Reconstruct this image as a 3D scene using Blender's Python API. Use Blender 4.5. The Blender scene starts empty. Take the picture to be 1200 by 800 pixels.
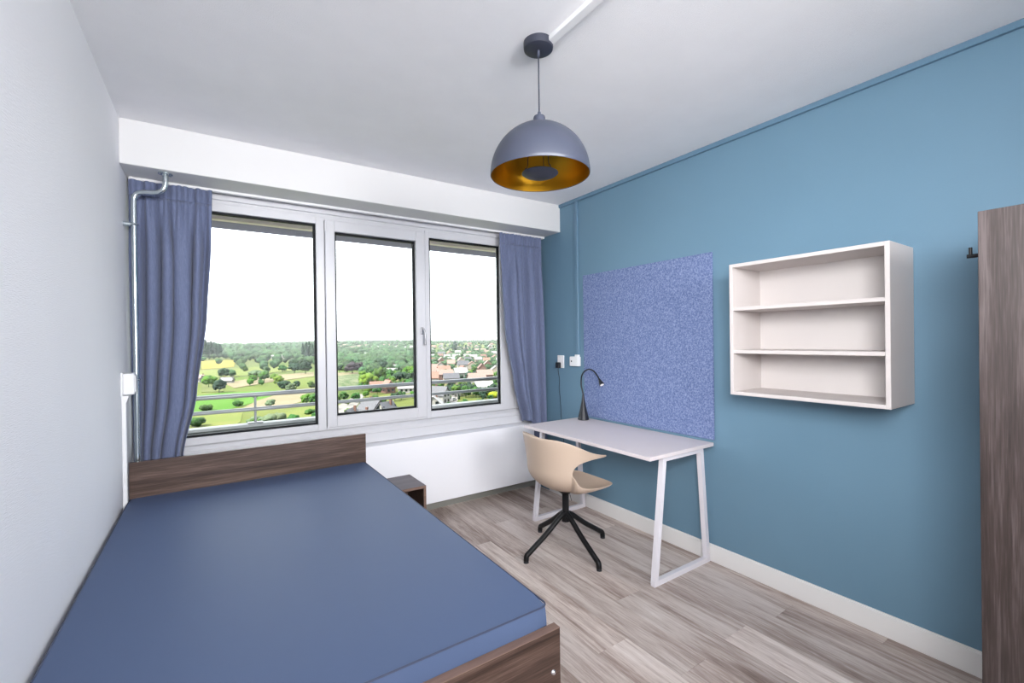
import bpy, bmesh, math, random
import numpy as np
from mathutils import Vector, Matrix, noise
R = math.radians
PI = math.pi
scene = bpy.context.scene
COL = scene.collection

# ------------------------------------------------------------------ camera
YAW, PITCH, ROLL, FPX, CAMZ = .587315, -.003237, -.0133955, 526.05, 1.40
_f = Vector((math.sin(YAW) * math.cos(PITCH), math.cos(YAW) * math.cos(PITCH), math.sin(PITCH)))
_r = Vector((math.cos(YAW), -math.sin(YAW), 0))
_u = _r.cross(_f)
_r2 = math.cos(ROLL) * _r + math.sin(ROLL) * _u
_u2 = -math.sin(ROLL) * _r + math.cos(ROLL) * _u
CAMLOC = Vector((0, 0, CAMZ))
cam_data = bpy.data.cameras.new('camera')
cam_data.sensor_width = 36
cam_data.lens = FPX / 1200 * 36
cam_data.clip_start = .02
cam_data.clip_end = 9000
cam = bpy.data.objects.new('camera', cam_data)
COL.objects.link(cam)
cam.matrix_world = Matrix(((_r2.x, _u2.x, -_f.x, 0), (_r2.y, _u2.y, -_f.y, 0), (_r2.z, _u2.z, -_f.z, CAMZ), (0, 0, 0, 1)))
scene.camera = cam


def ray(u, v):
    return _f * FPX + _r2 * (u - 600) + _u2 * (400 - v)


# ------------------------------------------------------------------ world, sun, exposure
world = bpy.data.worlds.new('sky')
scene.world = world
world.use_nodes = True
bg = world.node_tree.nodes['Background']
bg.inputs['Color'].default_value = (.90, .95, 1, 1)
bg.inputs['Strength'].default_value = 3.0
sun_data = bpy.data.lights.new('sun', 'SUN')
sun_data.energy = 15.0
sun_data.angle = R(1.5)
sun_data.color = (1, .96, .88)
sun = bpy.data.objects.new('sun', sun_data)
COL.objects.link(sun)
sun.rotation_euler = Vector((.66, .16, -.74)).to_track_quat('-Z', 'Y').to_euler()      # high on the left, just behind the facade line
portal_data = bpy.data.lights.new('window_portal', 'AREA')
portal_data.shape = 'RECTANGLE'
portal_data.size, portal_data.size_y = 3.0, 1.6
portal_data.cycles.is_portal = True
portal = bpy.data.objects.new('window_portal', portal_data)
COL.objects.link(portal)
portal.location = (1.1, 3.66, 1.53)
portal.rotation_euler = (R(-90), 0, 0)
for nm, loc, aim, size, spread, power in (
        ('entrance_light', (.72, -1.7, 1.95), (-.04, 1, -.06), (1.8, .9), 82, 31),      # broad fill light added at the entrance end, no fixture there
        ('side_light', (-.12, -.35, 1.95), (1, .70, -.22), (.9, .8), 78, 13)):          # second added fill light, unseen beside the camera
    ad = bpy.data.lights.new(nm, 'AREA')
    ad.shape = 'RECTANGLE'
    ad.size, ad.size_y = size
    ad.energy = power
    ad.spread = R(spread)
    ad.color = (.98, .98, 1)
    ao = bpy.data.objects.new(nm, ad)
    COL.objects.link(ao)
    ao.location = loc
    ao.rotation_euler = Vector(aim).to_track_quat('-Z', 'Y').to_euler()
scene.view_settings.view_transform = 'Standard'
scene.view_settings.look = 'None'
scene.view_settings.gamma = 1
scene.view_settings.use_curve_mapping = False
scene.view_settings.exposure = 0.58
scene.cycles.max_bounces = 10
scene.cycles.diffuse_bounces = 6
scene.cycles.transparent_max_bounces = 12
scene.cycles.sample_clamp_indirect = 10
UPLIGHT_POWER = 11.0
HAZE = .00011

# ------------------------------------------------------------------ helpers
WORLD_LOC = {}


def thing(name, label, cat, loc=(0, 0, 0), group=None, kind=None):
    o = bpy.data.objects.new(name, None)
    COL.objects.link(o)
    o.empty_display_size = .05
    o.location = loc
    WORLD_LOC[o.name] = Vector(loc)
    if kind:
        o['kind'] = kind
    if label:
        o['label'] = label
    if cat:
        o['category'] = cat
    if group:
        o['group'] = group
    return o


def tag(o, label, cat, group=None):
    o['label'] = label
    o['category'] = cat
    if group:
        o['group'] = group
    return o


def obj(name, bm, mat, parent=None, smooth=False, label=None, origin=None, angle=40):
    """link a bmesh, whose points are in world coordinates, as one mesh object"""
    me = bpy.data.meshes.new(name)
    if origin is None:
        xs = [v.co for v in bm.verts]
        lo = Vector((min(c.x for c in xs), min(c.y for c in xs), min(c.z for c in xs)))
        hi = Vector((max(c.x for c in xs), max(c.y for c in xs), max(c.z for c in xs)))
        origin = Vector(((lo.x + hi.x) / 2, (lo.y + hi.y) / 2, lo.z))
    origin = Vector(origin)
    for v in bm.verts:
        v.co -= origin
    bm.to_mesh(me)
    bm.free()
    o = bpy.data.objects.new(name, me)
    COL.objects.link(o)
    me.materials.append(mat)
    if smooth:
        for p in me.polygons:
            p.use_smooth = True
        me.set_sharp_from_angle(angle=R(angle))
    if parent:
        o.parent = parent
        o.location = origin - WORLD_LOC[parent.name]
    else:
        o.location = origin
    WORLD_LOC[o.name] = origin
    if label:
        o['label'] = label
    return o


def struct(name, bm, mat, label=None, **k):
    o = obj(name, bm, mat, **k)
    o['kind'] = 'structure'
    if label:
        o['label'] = label
    return o


def BM():
    return bmesh.new()


def box(bm, lo, hi, bevel=0, seg=1):
    lo = Vector(lo)
    hi = Vector(hi)
    m = Matrix.Translation((lo + hi) / 2) @ Matrix.Diagonal((*(hi - lo), 1))
    r = bmesh.ops.create_cube(bm, size=1, matrix=m)
    if bevel:
        es = set()
        for v in r['verts']:
            es.update(v.link_edges)
        bmesh.ops.bevel(bm, geom=list(es), offset=bevel, segments=seg, affect='EDGES', profile=.5)
    return bm


def bx(lo, hi, bevel=0, seg=1):
    return box(BM(), lo, hi, bevel, seg)


def cyl(bm, p0, p1, r0, r1=None, n=20):
    p0 = Vector(p0)
    p1 = Vector(p1)
    r1 = r0 if r1 is None else r1
    d = p1 - p0
    q = d.to_track_quat('Z', 'Y').to_matrix().to_4x4()
    bmesh.ops.create_cone(bm, cap_ends=True, segments=n, radius1=r0, radius2=r1, depth=d.length,
                          matrix=Matrix.Translation((p0 + p1) / 2) @ q)
    return bm


def smooth_path(pts, n=8):
    """catmull-rom through the points"""
    P = [Vector(p) for p in pts]
    P = [P[0] * 2 - P[1]] + P + [P[-1] * 2 - P[-2]]
    out = []
    for i in range(1, len(P) - 2):
        a, b, c, d = P[i - 1:i + 3]
        for k in range(n):
            t = k / n
            out.append(.5 * ((2 * b) + (c - a) * t + (2 * a - 5 * b + 4 * c - d) * t * t + (3 * b - a - 3 * c + d) * t ** 3))
    out.append(P[-2])
    return out


def tube(bm, pts, r, n=12, caps=True):
    P = [Vector(p) for p in pts]
    rad = r if isinstance(r, (list, tuple)) else [r] * len(P)
    rings = []
    ref = Vector((0, 0, 1))
    if abs((P[1] - P[0]).normalized().z) > .9:
        ref = Vector((1, 0, 0))
    for i, p in enumerate(P):
        t = (P[min(i + 1, len(P) - 1)] - P[max(i - 1, 0)]).normalized()
        a = (ref - t * ref.dot(t)).normalized()
        ref = a
        b = t.cross(a)
        rings.append([bm.verts.new(p + (a * math.cos(2 * PI * k / n) + b * math.sin(2 * PI * k / n)) * rad[i]) for k in range(n)])
    for i in range(len(rings) - 1):
        for k in range(n):
            bm.faces.new((rings[i][k], rings[i][(k + 1) % n], rings[i + 1][(k + 1) % n], rings[i + 1][k]))
    if caps:
        bm.faces.new(rings[0][::-1])
        bm.faces.new(rings[-1])
    return bm


def lathe(bm, prof, c=(0, 0), n=40):
    rings = []
    for r, z in prof:
        if r < 1e-6:
            rings.append([bm.verts.new((c[0], c[1], z))])
        else:
            rings.append([bm.verts.new((c[0] + r * math.cos(2 * PI * k / n), c[1] + r * math.sin(2 * PI * k / n), z)) for k in range(n)])
    for a, b in zip(rings, rings[1:]):
        for k in range(n):
            j = (k + 1) % n
            if len(a) == 1 and len(b) == 1:
                continue
            if len(a) == 1:
                bm.faces.new((a[0], b[j], b[k]))
            elif len(b) == 1:
                bm.faces.new((a[k], a[j], b[0]))
            else:
                bm.faces.new((a[k], a[j], b[j], b[k]))
    bmesh.ops.recalc_face_normals(bm, faces=bm.faces)
    return bm


def prism(bm, pts, vec):
    """extrude a planar polygon by vec"""
    vec = Vector(vec)
    a = [bm.verts.new(p) for p in pts]
    b = [bm.verts.new(Vector(p) + vec) for p in pts]
    bm.faces.new(a[::-1])
    bm.faces.new(b)
    for i in range(len(a)):
        j = (i + 1) % len(a)
        bm.faces.new((a[i], a[j], b[j], b[i]))
    bmesh.ops.recalc_face_normals(bm, faces=bm.faces)
    return bm


def bar(bm, p0, p1, w, ax):
    """square bar between two points; ax = a side direction"""
    p0 = Vector(p0)
    p1 = Vector(p1)
    t = (p1 - p0).normalized()
    a = Vector(ax).normalized() * w / 2
    b = t.cross(a).normalized() * w / 2
    prism(bm, [p0 + a + b, p0 - a + b, p0 - a - b, p0 + a - b], p1 - p0)
    return bm


# ------------------------------------------------------------------ materials
def srgb(r, g, b):
    f = lambda c: (c / 255) / 12.92 if c <= 10 else (((c / 255) + .055) / 1.055) ** 2.4
    return (f(r), f(g), f(b), 1)


class Mat:
    def __init__(self, name):
        self.m = bpy.data.materials.new(name)
        self.m.use_nodes = True
        self.t = self.m.node_tree
        self.b = self.t.nodes['Principled BSDF']

    def n(self, typ, **kw):
        nd = self.t.nodes.new(typ)
        for k, v in kw.items():
            if k in nd.inputs.keys():
                nd.inputs[k].default_value = v
            else:
                setattr(nd, k, v)
        return nd

    def l(self, a, b):
        self.t.links.new(a, b)

    def set(self, **kw):
        for k, v in kw.items():
            self.b.inputs[k.replace('_', ' ')].default_value = v
        return self

    def coords(self, scale=(1, 1, 1), rand=False, what='Object'):
        tc = self.n('ShaderNodeTexCoord')
        mp = self.n('ShaderNodeMapping')
        mp.inputs['Scale'].default_value = scale
        self.l(tc.outputs[what], mp.inputs['Vector'])
        if rand:
            oi = self.n('ShaderNodeObjectInfo')
            ml = self.n('ShaderNodeMath', operation='MULTIPLY')
            ml.inputs[1].default_value = 37.0
            self.l(oi.outputs['Random'], ml.inputs[0])
            cb = self.n('ShaderNodeCombineXYZ')
            for i in range(3):
                self.l(ml.outputs[0], cb.inputs[i])
            self.l(cb.outputs[0], mp.inputs['Location'])
        return mp.outputs['Vector']

    def noise(self, vec, scale=5, detail=4, rough=.5, dist=0):
        nd = self.n('ShaderNodeTexNoise')
        nd.inputs['Scale'].default_value = scale
        nd.inputs['Detail'].default_value = detail
        nd.inputs['Roughness'].default_value = rough
        nd.inputs['Distortion'].default_value = dist
        self.l(vec, nd.inputs['Vector'])
        return nd.outputs['Fac']

    def ramp(self, fac, stops):
        nd = self.n('ShaderNodeValToRGB')
        el = nd.color_ramp.elements
        while len(el) < len(stops):
            el.new(.5)
        for e, (p, c) in zip(el, stops):
            e.position = p
            e.color = c
        self.l(fac, nd.inputs['Fac'])
        return nd.outputs['Color']

    def bump(self, fac, strength=.2, dist=.002):
        nd = self.n('ShaderNodeBump')
        nd.inputs['Strength'].default_value = strength
        nd.inputs['Distance'].default_value = dist
        self.l(fac, nd.inputs['Height'])
        self.l(nd.outputs['Normal'], self.b.inputs['Normal'])

    def color(self, sock):
        self.l(sock, self.b.inputs['Base Color'])


def plain(name, c, rough=.5, metal=0, bump=None, spec=.5):
    M = Mat(name)
    M.set(Base_Color=c, Roughness=rough, Metallic=metal)
    M.b.inputs['Specular IOR Level'].default_value = spec
    v = M.coords()
    if bump:
        M.bump(M.noise(v, bump[0], 3, .6), bump[1], bump[2])
    else:                                   # a little unevenness of the gloss
        mr = M.n('ShaderNodeMapRange')
        mr.inputs['To Min'].default_value = max(0, rough - .04)
        mr.inputs['To Max'].default_value = min(1, rough + .04)
        M.l(M.noise(v, 9, 2), mr.inputs['Value'])
        M.l(mr.outputs[0], M.b.inputs['Roughness'])
    return M.m


def mottled(name, c0, c1, scale, rough, bump=None, spec=.5, detail=4, lo=.35, hi=.65):
    M = Mat(name)
    v = M.coords()
    f = M.noise(v, scale, detail, .6)
    M.color(M.ramp(f, [(lo, c0), (hi, c1)]))
    M.set(Roughness=rough)
    M.b.inputs['Specular IOR Level'].default_value = spec
    if bump:
        M.bump(M.noise(v, bump[0], 3, .6), bump[1], bump[2])
    return M.m


def woven_paint(name, c0, c1, rough, sc=(160, 160, 160), strength=.25, spec=.3):
    """painted glass-fibre wallpaper: horizontal and vertical threads"""
    M = Mat(name)
    v = M.coords()
    big = M.noise(v, 1.3, 3, .5)
    M.color(M.ramp(big, [(.3, c0), (.7, c1)]))
    h = M.noise(M.coords((40, 40, 420)), 1, 2, .6)
    w = M.noise(M.coords((420, 420, 40)), 1, 2, .6)
    ad = M.n('ShaderNodeMath', operation='ADD')
    M.l(h, ad.inputs[0])
    M.l(w, ad.inputs[1])
    M.bump(ad.outputs[0], strength, .0015)
    M.set(Roughness=rough)
    M.b.inputs['Specular IOR Level'].default_value = spec
    return M.m


def wood(name, cols, axis, rough=.45, fine=220, coarse=26, rand=False, stretch=.035, spec=.4, bump=.12):
    """stretched grain along the given axis"""
    M = Mat(name)
    s = [1, 1, 1]
    s[axis] = stretch
    v = M.coords(tuple(s), rand=rand)
    a = M.noise(v, coarse, 5, .62, .6)
    b = M.noise(v, fine, 3, .6)
    mx = M.n('ShaderNodeMix')
    mx.inputs['Factor'].default_value = .42
    M.l(a, mx.inputs['A'])
    M.l(b, mx.inputs['B'])
    M.color(M.ramp(mx.outputs['Result'], cols))
    M.set(Roughness=rough)
    M.b.inputs['Specular IOR Level'].default_value = spec
    M.bump(mx.outputs['Result'], bump, .001)
    return M.m


def floor_wood():
    M = Mat('floor_wood')
    v = M.coords((1, .07, 1), rand=True)
    a = M.noise(v, 9, 6, .65, 1.6)
    b = M.noise(v, 120, 4, .65)
    c = M.noise(M.coords((1, .16, 1), rand=True), 3.5, 3, .5, .5)
    mx = M.n('ShaderNodeMix')
    mx.inputs['Factor'].default_value = .38
    M.l(a, mx.inputs['A'])
    M.l(b, mx.inputs['B'])
    m2 = M.n('ShaderNodeMix')
    m2.inputs['Factor'].default_value = .35
    M.l(mx.outputs['Result'], m2.inputs['A'])
    M.l(c, m2.inputs['B'])
    col = M.ramp(m2.outputs['Result'], [(.34, srgb(112, 93, 84)), (.45, srgb(168, 151, 142)), (.53, srgb(204, 191, 183)), (.64, srgb(228, 219, 213))])
    oi = M.n('ShaderNodeObjectInfo')
    mr = M.n('ShaderNodeMapRange')
    mr.inputs['To Min'].default_value = .86
    mr.inputs['To Max'].default_value = 1.1
    M.l(oi.outputs['Random'], mr.inputs['Value'])
    hs = M.n('ShaderNodeHueSaturation')
    M.l(mr.outputs[0], hs.inputs['Value'])
    M.l(col, hs.inputs['Color'])
    M.color(hs.outputs['Color'])
    M.set(Roughness=.5)
    M.b.inputs['Specular IOR Level'].default_value = .35
    M.bump(mx.outputs['Result'], .15, .001)
    return M.m


def felt():
    M = Mat('blue_felt')
    v = M.coords()
    f = M.noise(v, 105, 6, .78)
    M.color(M.ramp(f, [(.36, srgb(82, 97, 136)), (.5, srgb(112, 127, 166)), (.63, srgb(148, 160, 194))]))
    M.set(Roughness=.95)
    M.b.inputs['Specular IOR Level'].default_value = .1
    M.bump(M.noise(v, 300, 3, .7), .5, .003)
    return M.m


def fabric(name, c0, c1):
    M = Mat(name)
    M.color(M.ramp(M.noise(M.coords((260, 260, 30)), 1, 3, .6), [(.3, c0), (.7, c1)]))
    M.set(Roughness=.85)
    M.b.inputs['Specular IOR Level'].default_value = .2
    M.b.inputs['Sheen Weight'].default_value = .15
    M.bump(M.noise(M.coords((500, 500, 500)), 1, 2), .2, .001)
    return M.m


def glass():
    M = Mat('window_glass')
    t = M.t
    out = t.nodes['Material Output']
    t.nodes.remove(M.b)
    tr = M.n('ShaderNodeBsdfTransparent')
    tr.inputs['Color'].default_value = (.97, .985, .98, 1)
    gl = M.n('ShaderNodeBsdfGlossy')
    gl.inputs['Roughness'].default_value = .01
    mx = M.n('ShaderNodeMixShader')
    mx.inputs[0].default_value = .0012
    M.l(tr.outputs[0], mx.inputs[1])
    M.l(gl.outputs[0], mx.inputs[2])
    M.l(mx.outputs[0], out.inputs['Surface'])
    return M.m


def glow(name, c, s):
    M = Mat(name)
    M.set(Base_Color=c, Roughness=.5)
    M.b.inputs['Emission Color'].default_value = c
    M.b.inputs['Emission Strength'].default_value = s
    return M.m


def foliage(name, c0, c1, c2, spread=.3, attr=False):
    M = Mat(name)
    v = M.coords((1, 1, 1))
    f = M.noise(v, .9, 4, .7)
    col = M.ramp(f, [(.3, c0), (.5, c1), (.72, c2)])
    hs = M.n('ShaderNodeHueSaturation')
    mr = M.n('ShaderNodeMapRange')
    mr.inputs['To Min'].default_value = 1 - spread
    mr.inputs['To Max'].default_value = 1 + spread
    m2 = M.n('ShaderNodeMapRange')
    m2.inputs['To Min'].default_value = .475
    m2.inputs['To Max'].default_value = .53
    if attr:
        at = M.n('ShaderNodeAttribute')
        at.attribute_name = 'tree_tone'
        src = at.outputs['Fac']
    else:
        oi = M.n('ShaderNodeObjectInfo')
        src = oi.outputs['Random']
    M.l(src, mr.inputs['Value'])
    wn = M.n('ShaderNodeTexWhiteNoise', noise_dimensions='1D')
    M.l(src, wn.inputs['W'])
    M.l(wn.outputs['Value'], m2.inputs['Value'])
    M.l(mr.outputs[0], hs.inputs['Value'])
    M.l(m2.outputs[0], hs.inputs['Hue'])
    M.l(col, hs.inputs['Color'])
    M.color(hs.outputs['Color'])
    M.set(Roughness=.8)
    M.b.inputs['Specular IOR Level'].default_value = .15
    M.bump(M.noise(v, 1.6, 4, .8), .9, .8)
    return M.m


m_white_wall = woven_paint('white_wall_paint', (.83, .83, .855, 1), (.86, .86, .88, 1), .7, strength=.8)
m_blue_wall = woven_paint('blue_wall_paint', srgb(102, 134, 154), srgb(106, 138, 158), .5, strength=.22)
m_blue_gloss = plain('blue_trim_paint', srgb(96, 128, 150), .45)
m_ceiling = mottled('ceiling_paint', (.86, .855, .87, 1), (.89, .885, .90, 1), 3, .8, bump=(260, .5, .004), spec=.2)
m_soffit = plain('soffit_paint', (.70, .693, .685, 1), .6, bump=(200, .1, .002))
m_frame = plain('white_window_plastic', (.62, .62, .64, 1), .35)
m_panel = plain('white_panel_paint', (.88, .88, .91, 1), .5)
m_plinth = plain('grey_plinth_paint', srgb(140, 140, 134), .6)
m_base = plain('white_skirting_paint', (.78, .77, .75, 1), .4)
m_rubber = plain('black_gasket_rubber', (.006, .007, .009, 1), .6, spec=.2)
m_glass = glass()
m_floor = floor_wood()
m_underfloor = plain('dark_underfloor', srgb(60, 48, 42), .8)
m_bed_wood = wood('walnut_laminate_across', [(.34, srgb(46, 33, 27)), (.5, srgb(76, 58, 50)), (.64, srgb(106, 86, 76))], 0, .42)
m_edge_wood = wood('walnut_edge_band', [(.34, srgb(104, 82, 72)), (.6, srgb(134, 110, 98))], 0, .45)
m_ward_wood = wood('walnut_laminate_upright', [(.34, srgb(38, 29, 26)), (.5, srgb(64, 53, 50)), (.64, srgb(96, 85, 84))], 2, .34, coarse=34, spec=.7)
m_stand_wood = wood('dark_stand_laminate', [(.34, srgb(60, 54, 60)), (.6, srgb(92, 84, 92))], 0, .35)
m_mattress = plain('slate_blue_vinyl', srgb(80, 95, 125), .55, bump=(14, .03, .01), spec=.18)
m_piping = plain('dark_slate_piping', srgb(52, 60, 84), .6)
m_felt = felt()
m_shelf = plain('cream_laminate', srgb(200, 193, 190), .5)
m_shelf_in = plain('cream_laminate_back', srgb(204, 198, 195), .5)
m_desk = plain('pale_grey_laminate', srgb(214, 205, 206), .5)
m_steel_white = plain('white_powder_coat', srgb(224, 221, 226), .35)
m_beige = plain('beige_polypropylene', srgb(188, 168, 150), .42)
m_black = plain('black_powder_coat', (.008, .008, .009, 1), .4, spec=.25)
m_black_matt = plain('black_plastic', (.012, .013, .018, 1), .45)
m_lamp_out = plain('graphite_lamp_paint', srgb(60, 65, 80), .42, spec=.6)
m_lamp_dark = plain('dark_graphite_paint', srgb(44, 47, 60), .45)
m_gold = plain('gold_leaf_paint', (.46, .24, .012, 1), .36, metal=.9)
m_curtain = fabric('slate_curtain_cloth', srgb(98, 107, 134), srgb(112, 121, 149))
m_zinc = plain('zinc_plated_steel', (.62, .68, .70, 1), .22, metal=1)
m_socket = plain('white_switch_plastic', (.82, .82, .82, 1), .3)
m_chrome = plain('brushed_chrome', (.7, .7, .72, 1), .25, metal=1)
m_handle = plain('satin_grey_metal', (.36, .36, .38, 1), .4, metal=.6)
m_lens = glow('pale_lamp_lens', (.9, .85, .85, 1), .15)
m_concrete = mottled('balcony_concrete', srgb(74, 78, 74), srgb(86, 90, 86), 6, .8)
m_balcony_floor = plain('pale_balcony_tiles', (.72, .71, .69, 1), .6)  # unseen floor, made pale to bounce daylight up to the ceiling
m_concrete_top = plain('balcony_coping', srgb(160, 161, 160), .6)
m_soffit_out = mottled('balcony_underside', srgb(116, 112, 140), srgb(128, 124, 152), 3, .8)
m_screen_box = plain('beige_screen_box', (.92, .80, .74, 1), .5)
m_rail = plain('galvanised_rail', (.30, .30, .31, 1), .4, metal=.5)

XL, XR, YB, H = -.398, 2.59, -2.3, 2.595

# ------------------------------------------------------------------ room shell
ceiling = struct('ceiling', bx((XL - .2, YB - .2, H), (XR + .2, 3.7, H + .2)), m_ceiling, 'pale textured ceiling with a faint stucco grain')
wall_left = struct('wall_left', bx((XL - .2, YB - .2, -.1), (XL, 3.7, H)), m_white_wall, 'white woven-texture wall beside the bed')
wall_right = struct('wall_right', bx((XR, YB - .2, -.1), (XR + .2, 3.7, H)), m_blue_wall, 'blue painted wall behind the desk and shelf')
wall_back = struct('wall_back', bx((XL, YB - .2, -.1), (XR, YB, H)), m_white_wall, 'white wall at the entrance end')
bm = BM()
box(bm, (XL, 3.50, -.1), (XR, 3.68, .70))
box(bm, (XL, 3.50, 2.34), (XR, 3.68, H))
wall_window = struct('wall_window', bm, m_panel, 'white wall below and above the windows')
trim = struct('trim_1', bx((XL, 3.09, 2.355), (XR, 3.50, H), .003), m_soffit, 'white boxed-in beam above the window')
floor = struct('floor', bx((XL, YB, -.1), (XR, 3.5, -.008)), m_underfloor, 'greige wood-look plank floor')
# planks (length along y)
pw, pl = .181, 1.24
me_plank = None
rnd = random.Random(5)
nx = int(math.ceil((XR - XL) / pw))
for i in range(nx):
    x0 = XL + i * pw
    w = min(pw, XR - x0)
    off = (i * .47 + rnd.random() * .3) % 1.0 * pl
    y = YB - off
    while y < 3.5:
        y0, y1 = max(y, YB), min(y + pl, 3.5)
        if y1 - y0 > .02:
            full = abs(y1 - y0 - pl) < 1e-6 and abs(w - pw) < 1e-6
            if full and me_plank:
                o = bpy.data.objects.new('plank', me_plank)
                COL.objects.link(o)
                o.parent = floor
                o.location = Vector((x0 + w / 2, (y0 + y1) / 2, -.0075)) - WORLD_LOC[floor.name]
            else:
                o = obj('plank', bx((x0 + .0004, y0 + .0004, -.0075), (x0 + w - .0004, y1 - .0004, 0), .0007), m_floor, floor)
                if full:
                    me_plank = o.data
        y += pl

bm = BM()
box(bm, (XR - .014, YB, 0), (XR, 3.28, .100), .002)
box(bm, (XR - .009, YB, .098), (XR, 3.28, .107), .002)
struct('baseboard_right', bm, m_base, 'white skirting board along the blue wall')
bm = bx((XL, YB, 0), (XL + .014, 3.28, .105), .002)
struct('baseboard_left', bm, m_base)
struct('trim_2', bx((XR - .018, YB, 2.566), (XR, 3.09, H), .002), m_blue_gloss, 'blue cornice strip along the top of the blue wall')
struct('trim_3', bx((XR - .016, 2.852, 1.268), (XR, 2.892, 2.566), .003), m_blue_gloss, 'blue cable strip running down the blue wall')
# radiator casing and plinth
bm = BM()
box(bm, (XL + .002, 3.28, .128), (2.415, 3.50, .64), .004)
struct('trim_4', bm, m_panel, 'smooth white casing under the windows')
struct('baseboard_window', bx((XL, 3.49, 0), (XR, 3.50, .12)), m_plinth, 'grey plinth set back below the white casing')
# sill: profile extruded in x
bm = BM()
prism(bm, [(XL, 3.39, .645), (XL, 3.50, .645), (XL, 3.50, .775), (XL, 3.425, .775), (XL, 3.405, .765), (XL, 3.385, .745), (XL, 3.385, .718), (XL, 3.39, .712)], (XR - XL, 0, 0))
struct('trim_5', bm, m_frame, 'white plastic window sill ledge')

# ------------------------------------------------------------------ window (one frame, three lights)
YF = 3.40


def ring(bm, x0, x1, z0, z1, a, y0, y1, bevel=.003):
    """rectangular frame: inner opening x0..x1, z0..z1; border widths a = (left, right, bottom, top)"""
    l, r, b, t = a
    box(bm, (x0 - l, y0, z0 - b), (x0, y1, z1 + t), bevel)
    box(bm, (x1, y0, z0 - b), (x1 + r, y1, z1 + t), bevel)
    box(bm, (x0 - .001, y0, z0 - b), (x1 + .001, y1, z0), bevel)
    box(bm, (x0 - .001, y0, z1), (x1 + .001, y1, z1 + t), bevel)
    return bm


LIGHTS = [(-.33, .612, .822, 2.240), (.737, 1.349, .870, 2.197), (1.467, 2.142, .831, 2.240)]
win = thing('window_1', 'wide white plastic window with three panes', None, (1.0, 3.45, .775), kind='structure')
# outer frame
bm = BM()
x0, x1, z0, z1 = LIGHTS[0]
ring(bm, x0, x1, z0, z1, (.066, .055, .047, .052), YF, 3.47)
x0, x1, z0, z1 = LIGHTS[2]
ring(bm, x0, x1, z0, z1, (.037, .075, .056, .052), YF, 3.47)
box(bm, (.66, YF + .006, .775), (1.44, 3.47, .80), .002)
box(bm, (.66, YF + .006, 2.268), (1.44, 3.47, 2.292), .002)
box(bm, (2.21, YF + .012, .775), (XR, 3.47, 2.34), .002)
box(bm, (2.30, YF + .004, .775), (2.36, 3.47, 2.34), .002)
box(bm, (XL, YF + .01, 2.288), (XR, 3.47, 2.318), .003)
box(bm, (XL, YF - .008, 2.314), (XR, 3.47, 2.355), .003)
obj('outer_frame', bm, m_frame, win)
sash = obj('opening_sash', ring(BM(), *LIGHTS[1], (.066, .078, .078, .078), YF - .012, 3.46, .004), m_frame, win)
for (x0, x1, z0, z1) in LIGHTS:
    w = .014
    bm = ring(BM(), x0 + w, x1 - w, z0 + w, z1 - w, (w, w, w, w), YF + .016, YF + .040, 0)
    obj('gasket', bm, m_rubber, win)
    obj('pane', bx((x0 + .004, YF + .026, z0 + .004), (x1 - .004, YF + .030, z1 - .004)), m_glass, win)
    obj('outside_frame', ring(BM(), x0 - .022, x1 + .03, z0 - .05, z1 + .022, (.022, .022, .018, .018), 3.474, 3.51), m_frame, win)
# handle
bm = BM()
box(bm, (1.378, YF - .022, 1.452), (1.404, YF - .011, 1.512), .005, 2)
hd = obj('handle_plate', bm, m_handle, win)
bm = BM()
cyl(bm, (1.391, YF - .020, 1.494), (1.391, YF - .052, 1.494), .009)
tube(bm, smooth_path([(1.391, YF - .05, 1.497), (1.397, YF - .056, 1.475), (1.402, YF - .057, 1.43), (1.402, YF - .055, 1.368)], 5), .0085)
obj('handle_lever', bm, m_handle, hd, smooth=True)
for x, za, zb in ((.674, 2.19, 2.27), (.674, .79, .80)):
    bm = BM()
    cyl(bm, (x, YF - .014, za), (x, YF - .014, zb), .008, n=12)
    obj('hinge', bm, m_frame, win, smooth=True)
# curtain rail on the beam underside
rail = thing('curtain_rail', 'slim white curtain rail under the boxed-in beam', 'rail', (1.1, 3.32, 2.335))
obj('track', bx((XL + .01, 3.305, 2.338), (XR - .01, 3.335, 2.354), .003), m_socket, rail)
for x in (-.38, XR - .03):
    obj('end_cap', bx((x, 3.300, 2.334), (x + .012, 3.340, 2.3545), .003), m_socket, rail)


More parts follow.
